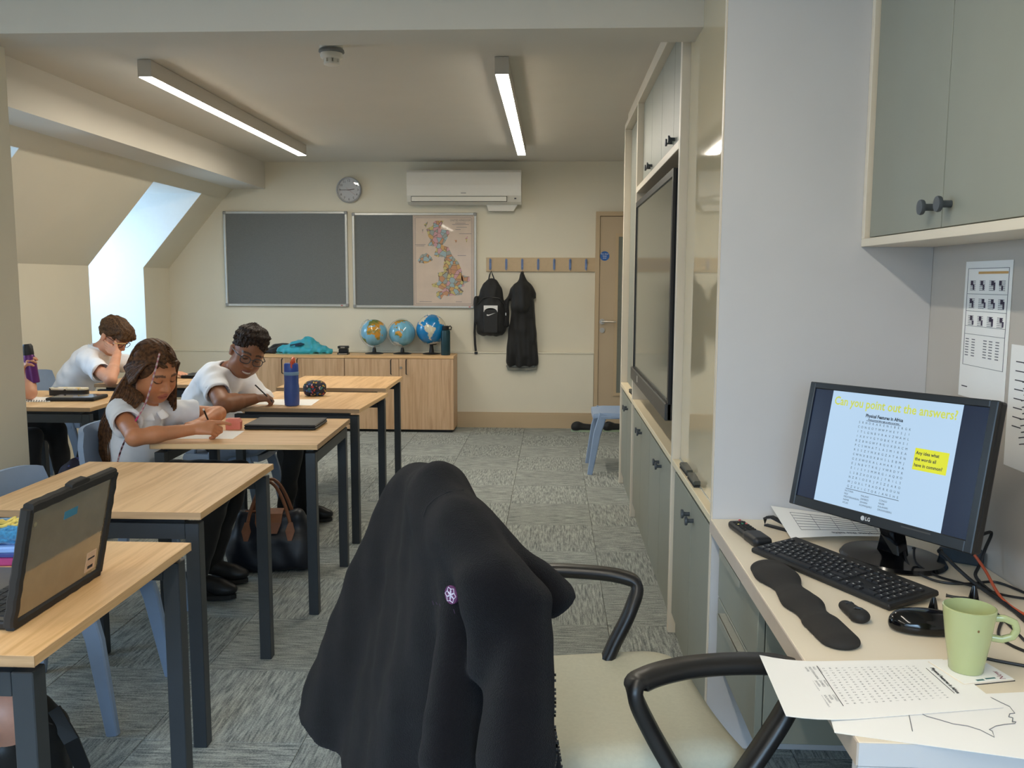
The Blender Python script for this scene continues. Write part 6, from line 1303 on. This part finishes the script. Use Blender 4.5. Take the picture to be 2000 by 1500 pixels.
# ---------------------------------------------------------------- boy resting his head on his hand
s = 1.08; R = basis((.80, -.22, -.60), math.radians(4)); O = ony(223, 656, 5.86)
j = dict(pelvis=A([-3.40, 5.92, .55]), mid=ony(152, 742, 5.86), chest=ony(172, 712, 5.86), neck=ony(192, 683, 5.86), shR=ony(168, 704, 5.72), shL=ony(222, 706, 6.05), elR=onz(216, 742, .785), elL=A([-2.86, 6.15, .79]), head=O)
wR = ony(229, 690, 5.72); wL = A([-2.66, 6.02, .772]); j.update(knR=A([-2.95, 5.82, .52]), knL=A([-2.95, 6.05, .52]), anR=A([-2.94, 5.80, .07]), anL=A([-2.92, 6.05, .07]))
t = thing('person', 'boy in white shirt resting his head on his hand by the bright window reveal', 'person', (-3.38, 5.92, 0)); hf = nrm(ony(194, 668, 5.76)-wR)
P = neck_torso(j, O, R, s, .048)+head_prims(O, R, s)+upper(j['shR'], j['elR'], wR, (.045, .037, .026))+upper(j['shL'], j['elL'], wL, (.042, .036, .026))+hand_prims(wR, hf, (.1, 1, .1), -1, 1.0, (.12, .15, .2, .25), (.5, .6, .2))+hand_prims(wL, (.9, -.3, 0), (0, 0, -1), 1, 1., (.2, .2, .25, .3))
body(t, P, .004, O, R, s, sr(214, 156, 126), sr(186, 110, 98), sr(60, 42, 28))
obj('shirt', sdf_mesh('shirt', shirt_prims(j, (.135, .14, .128), FX, .66, .062, .052), .0055, disp=lambda Q: .005*wob(Q, 32, 31)+.002*np.sin(Q[:, 0]*50+Q[:, 2]*60)), M_shirt, t)
nk = j['neck']; ring = [(nk+A([math.cos(a)*.058, math.sin(a)*.058, .026-.02*math.cos(a)]), nk+A([math.cos(a)*.074, math.sin(a)*.074, -.018-.025*math.cos(a)])) for a in np.linspace(-2.9, 2.9, 25)]
obj('collar', MB().grid([[tuple(a), tuple(b)] for a, b in ring]).grid([[tuple(b+A([0, 0, -.004])), tuple(a*.98+nk*.02)] for a, b in ring]), M_shirt, t, sm=60)
q = lambda *p: O+R@(A(p)*s)
hp = [ell(q(0, -.018, .036), A((.082, .099, .092))*s, R, .01), ell(q(0, .05, .07), A((.07, .05, .042))*s, R, .03), cone(q(-.04, .088, .05), q(.04, .088, .045), .022*s, .022*s, .02), ell(q(0, .10, -.06), A((.085, .085, .085))*s, R, .008, 's'), half(q(0, -.02, -.03), R@A([0, .25, -1]), O-.2, O+.2, .01)]
obj('hair', sdf_mesh('hair', hp, .004, disp=lambda Q: .004*np.sin(((Q-O)@R)[:, 0]*170+5*wob(Q, 26, 6))+.002*wob(Q, 120, 9), relax=1), hair_mat('short_brown_hair', sr(44, 30, 20), sr(104, 74, 46), 110), t)
gl = MB()
for x in (-1, 1):
    gl.tube([tuple(q(.031*x+.022*math.cos(a), .097-.08*abs(.031*x+.022*math.cos(a)), -.003+.017*math.sin(a))) for a in np.linspace(0, 6.283, 17)[:-1]], .002*s, 6, closed=True); gl.tube([tuple(q(.053*x, .092, .004)), tuple(q(.078*x, -.005, .0))], .002*s, 6)
gl.tube([tuple(q(-.009, .096, .003)), tuple(q(.009, .096, .003))], .002*s, 6); obj('glasses', gl, M_gl, t, sm=60); legs(j, t, M_trous); finish(t)
pen('pencil tucked between the fingers of the boy resting his head', wR+hf*.05+A([.02, -.02, .045]), wR+hf*.02+A([.09, -.02, .055]), mat('pencil_wood', sr(190, 150, 90), .5), M_black)
# ---------------------------------------------------------------- pupil behind the pillar holding a purple bottle
s = 1.08; R = basis((.9, .1, -.3)); O = A([-3.36, 4.92, 1.10]); j = dict(pelvis=A([-3.45, 4.90, .55]), mid=A([-3.45, 4.90, .76]), chest=A([-3.43, 4.90, .90]), neck=A([-3.39, 4.90, .985]), shR=A([-3.26, 4.75, .91]), shL=A([-3.39, 5.07, .93]), elR=onz(58, 767, .785), elL=A([-3.33, 5.14, .68]), head=O)
wR = ony(53, 728, 4.86); wL = A([-3.15, 5.02, .63]); j.update(knR=A([-2.95, 4.80, .53]), knL=A([-2.93, 5.02, .53]), anR=A([-2.96, 4.77, .07]), anL=A([-2.90, 5.04, .07]))
t = thing('person', 'pupil half hidden by the pillar holding up a purple bottle', 'person', (-3.43, 4.90, 0)); bc = ony(59, 706, 4.86)
P = neck_torso(j, O, R, s, .046)+head_prims(O, R, s)+upper(j['shR'], j['elR'], wR, (.043, .036, .025))+upper(j['shL'], j['elL'], wL, (.042, .035, .025))+hand_prims(wR, (.05, -.12, 1), (1, .1, 0), -1, 1., (.55, .6, .6, .65), (.6, .5, .5), spread=.0165)+hand_prims(wL, (.9, -.3, 0), (0, 0, -1), 1, 1., (.2, .2, .25, .3))
P = [p for p in P]
# fingers wrap sideways round the bottle: palm turned so that the knuckles face the camera
P = neck_torso(j, O, R, s, .046)+head_prims(O, R, s)+upper(j['shR'], j['elR'], wR, (.043, .036, .025))+upper(j['shL'], j['elL'], wL, (.042, .035, .025))+hand_prims(wR, (.15, -.55, .75), (.95, .3, .1), 1, 1.05, (.75, .75, .75, .75), (.3, .6, .6), spread=.0175)+hand_prims(wL, (.9, -.3, 0), (0, 0, -1), 1, 1., (.2, .2, .25, .3))
body(t, P, .004, O, R, s, sr(206, 148, 116), sr(180, 104, 92), sr(50, 36, 26))
obj('shirt', sdf_mesh('shirt', shirt_prims(j, (.13, .13, .122), FX, .62, .058, .05), .007, disp=lambda Q: .005*wob(Q, 32, 41)), M_shirt, t)
q = lambda *p: O+R@(A(p)*s)
obj('hair', sdf_mesh('hair', [ell(q(0, -.018, .036), A((.082, .099, .092))*s, R, .01), ell(q(0, .10, -.06), A((.085, .085, .1))*s, R, .008, 's'), half(q(0, -.02, -.05), R@A([0, .25, -1]), O-.2, O+.2, .01)], .005, disp=lambda Q: .004*wob(Q, 120, 9)), MATS['short_brown_hair'], t)
legs(j, t, M_trous); finish(t)
b0 = ony(66, 748, 4.83); b1 = ony(52, 672, 4.83); d = b1-b0; L = np.linalg.norm(d); t = thing('water_bottle', 'purple bottle with black top held beside the pillar', 'bottle', tuple(b0)); BM = frame((0, 0, 0), nrm(np.cross(A([0, 1., 0]), d)), nrm(np.cross(d, np.cross(A([0, 1., 0]), d)))) ; z_ = nrm(d); x_ = nrm(np.cross(A([0, 1., 0]), z_)); BM = frame((0, 0, 0), x_, np.cross(z_, x_))
obj('body', MB().lathe([(.030, 0), (.033, .004), (.033, L*.5), (.029, L*.68), (.027, L*.72)], 28, M=BM), mat('purple_metal', sr(92, 34, 104), .3, metal=.3), t, sm=True); obj('lid', MB().lathe([(.028, L*.72), (.029, L*.74), (.029, L*.94), (.022, L)], 24, M=BM), M_black, t, sm=True)
# ---------------------------------------------------------------- pupil at the nearest desk (only a knee is in the picture)
j = dict(pelvis=A([-1.83, 1.80, .52]), mid=A([-1.83, 1.80, .75]), chest=A([-1.80, 1.80, .92]), neck=A([-1.76, 1.80, 1.02]), shR=A([-1.78, 1.63, .96]), shL=A([-1.78, 1.97, .96]), elR=A([-1.72, 1.60, .78]), elL=A([-1.72, 2.0, .78]), head=A([-1.72, 1.80, 1.16])); O = j['head']; R = basis((1, .0, -.2)); s = 1.08
kn = ony(10, 1392, 1.88); kn2 = kn+A([-.03, -.2, 0])
P = neck_torso(j, O, R, s)+head_prims(O, R, s)+upper(j['shR'], j['elR'], A([-1.57, 1.72, .775]), (.043, .036, .025))+upper(j['shL'], j['elL'], A([-1.57, 1.9, .775]), (.042, .035, .025))+hand_prims(A([-1.57, 1.72, .775]), (1, .2, 0), (0, 0, -1), 1, 1., (.2, .2, .2, .2))+hand_prims(A([-1.57, 1.9, .775]), (1, -.2, 0), (0, 0, -1), -1, 1., (.2, .2, .2, .2))
for a, hy in ((kn, .07), (kn2, -.07)): P += [cone(j['pelvis']+A([0, hy, -.02]), a, .07, .052, .03), cone(a, A([a[0]-.01, a[1], .07]), .05, .034, .03), ell(a+A([.012, 0, .006]), (.046, .046, .05), k=.03), cone(A([a[0]-.02, a[1], .05]), A([a[0]+.12, a[1], .035]), .034, .026, .02)]
t = thing('person', 'pupil with bare knees seated at the nearest desk, mostly out of the picture', 'person', (-1.8, 1.8, 0)); body(t, P, .006, O, R, s, sr(196, 144, 122), sr(180, 104, 92), sr(60, 44, 30))
obj('shirt', sdf_mesh('shirt', shirt_prims(j, (.13, .13, .122), FX, .62, .058, .05), .008), M_shirt, t)
obj('skirt', sdf_mesh('skirt', [cone(j['pelvis']+A([-.03, -.08, -.01]), j['pelvis']+A([-.03, .08, -.01]), .11, .11, .03)]+[cone(j['pelvis']+A([0, hy, -.01]), j['pelvis']+A([0, hy, -.01])*.4+a*.6-A([0, hy, -.01])*.0, .085, .078, .04) for a, hy in ((kn, .07), (kn2, -.07))], .009), M_trous, t)
for a in (kn, kn2): obj('sock', sdf_mesh('sock', [cone(A([a[0]-.012, a[1], .07]), A([a[0]-.006, a[1], a[2]-.085]), .04, .056, .02), cone(A([a[0]-.012, a[1], .05]), A([a[0]+.12, a[1], .04]), .042, .034, .02)], .006), M_black, t)
obj('hair', sdf_mesh('hair', [ell(O+R@(A([0, -.018, .036])*s), A((.082, .099, .092))*s, R, .01), ell(O+R@(A([0, .10, -.06])*s), A((.085, .085, .1))*s, R, .008, 's')], .006), hair_mat('fair_hair', sr(120, 90, 50), sr(170, 136, 84), 90), t); finish(t)
dup(ch, (-1.84, 1.80, 0), 0, 'pale blue plastic chair at the nearest desk, outside the picture')
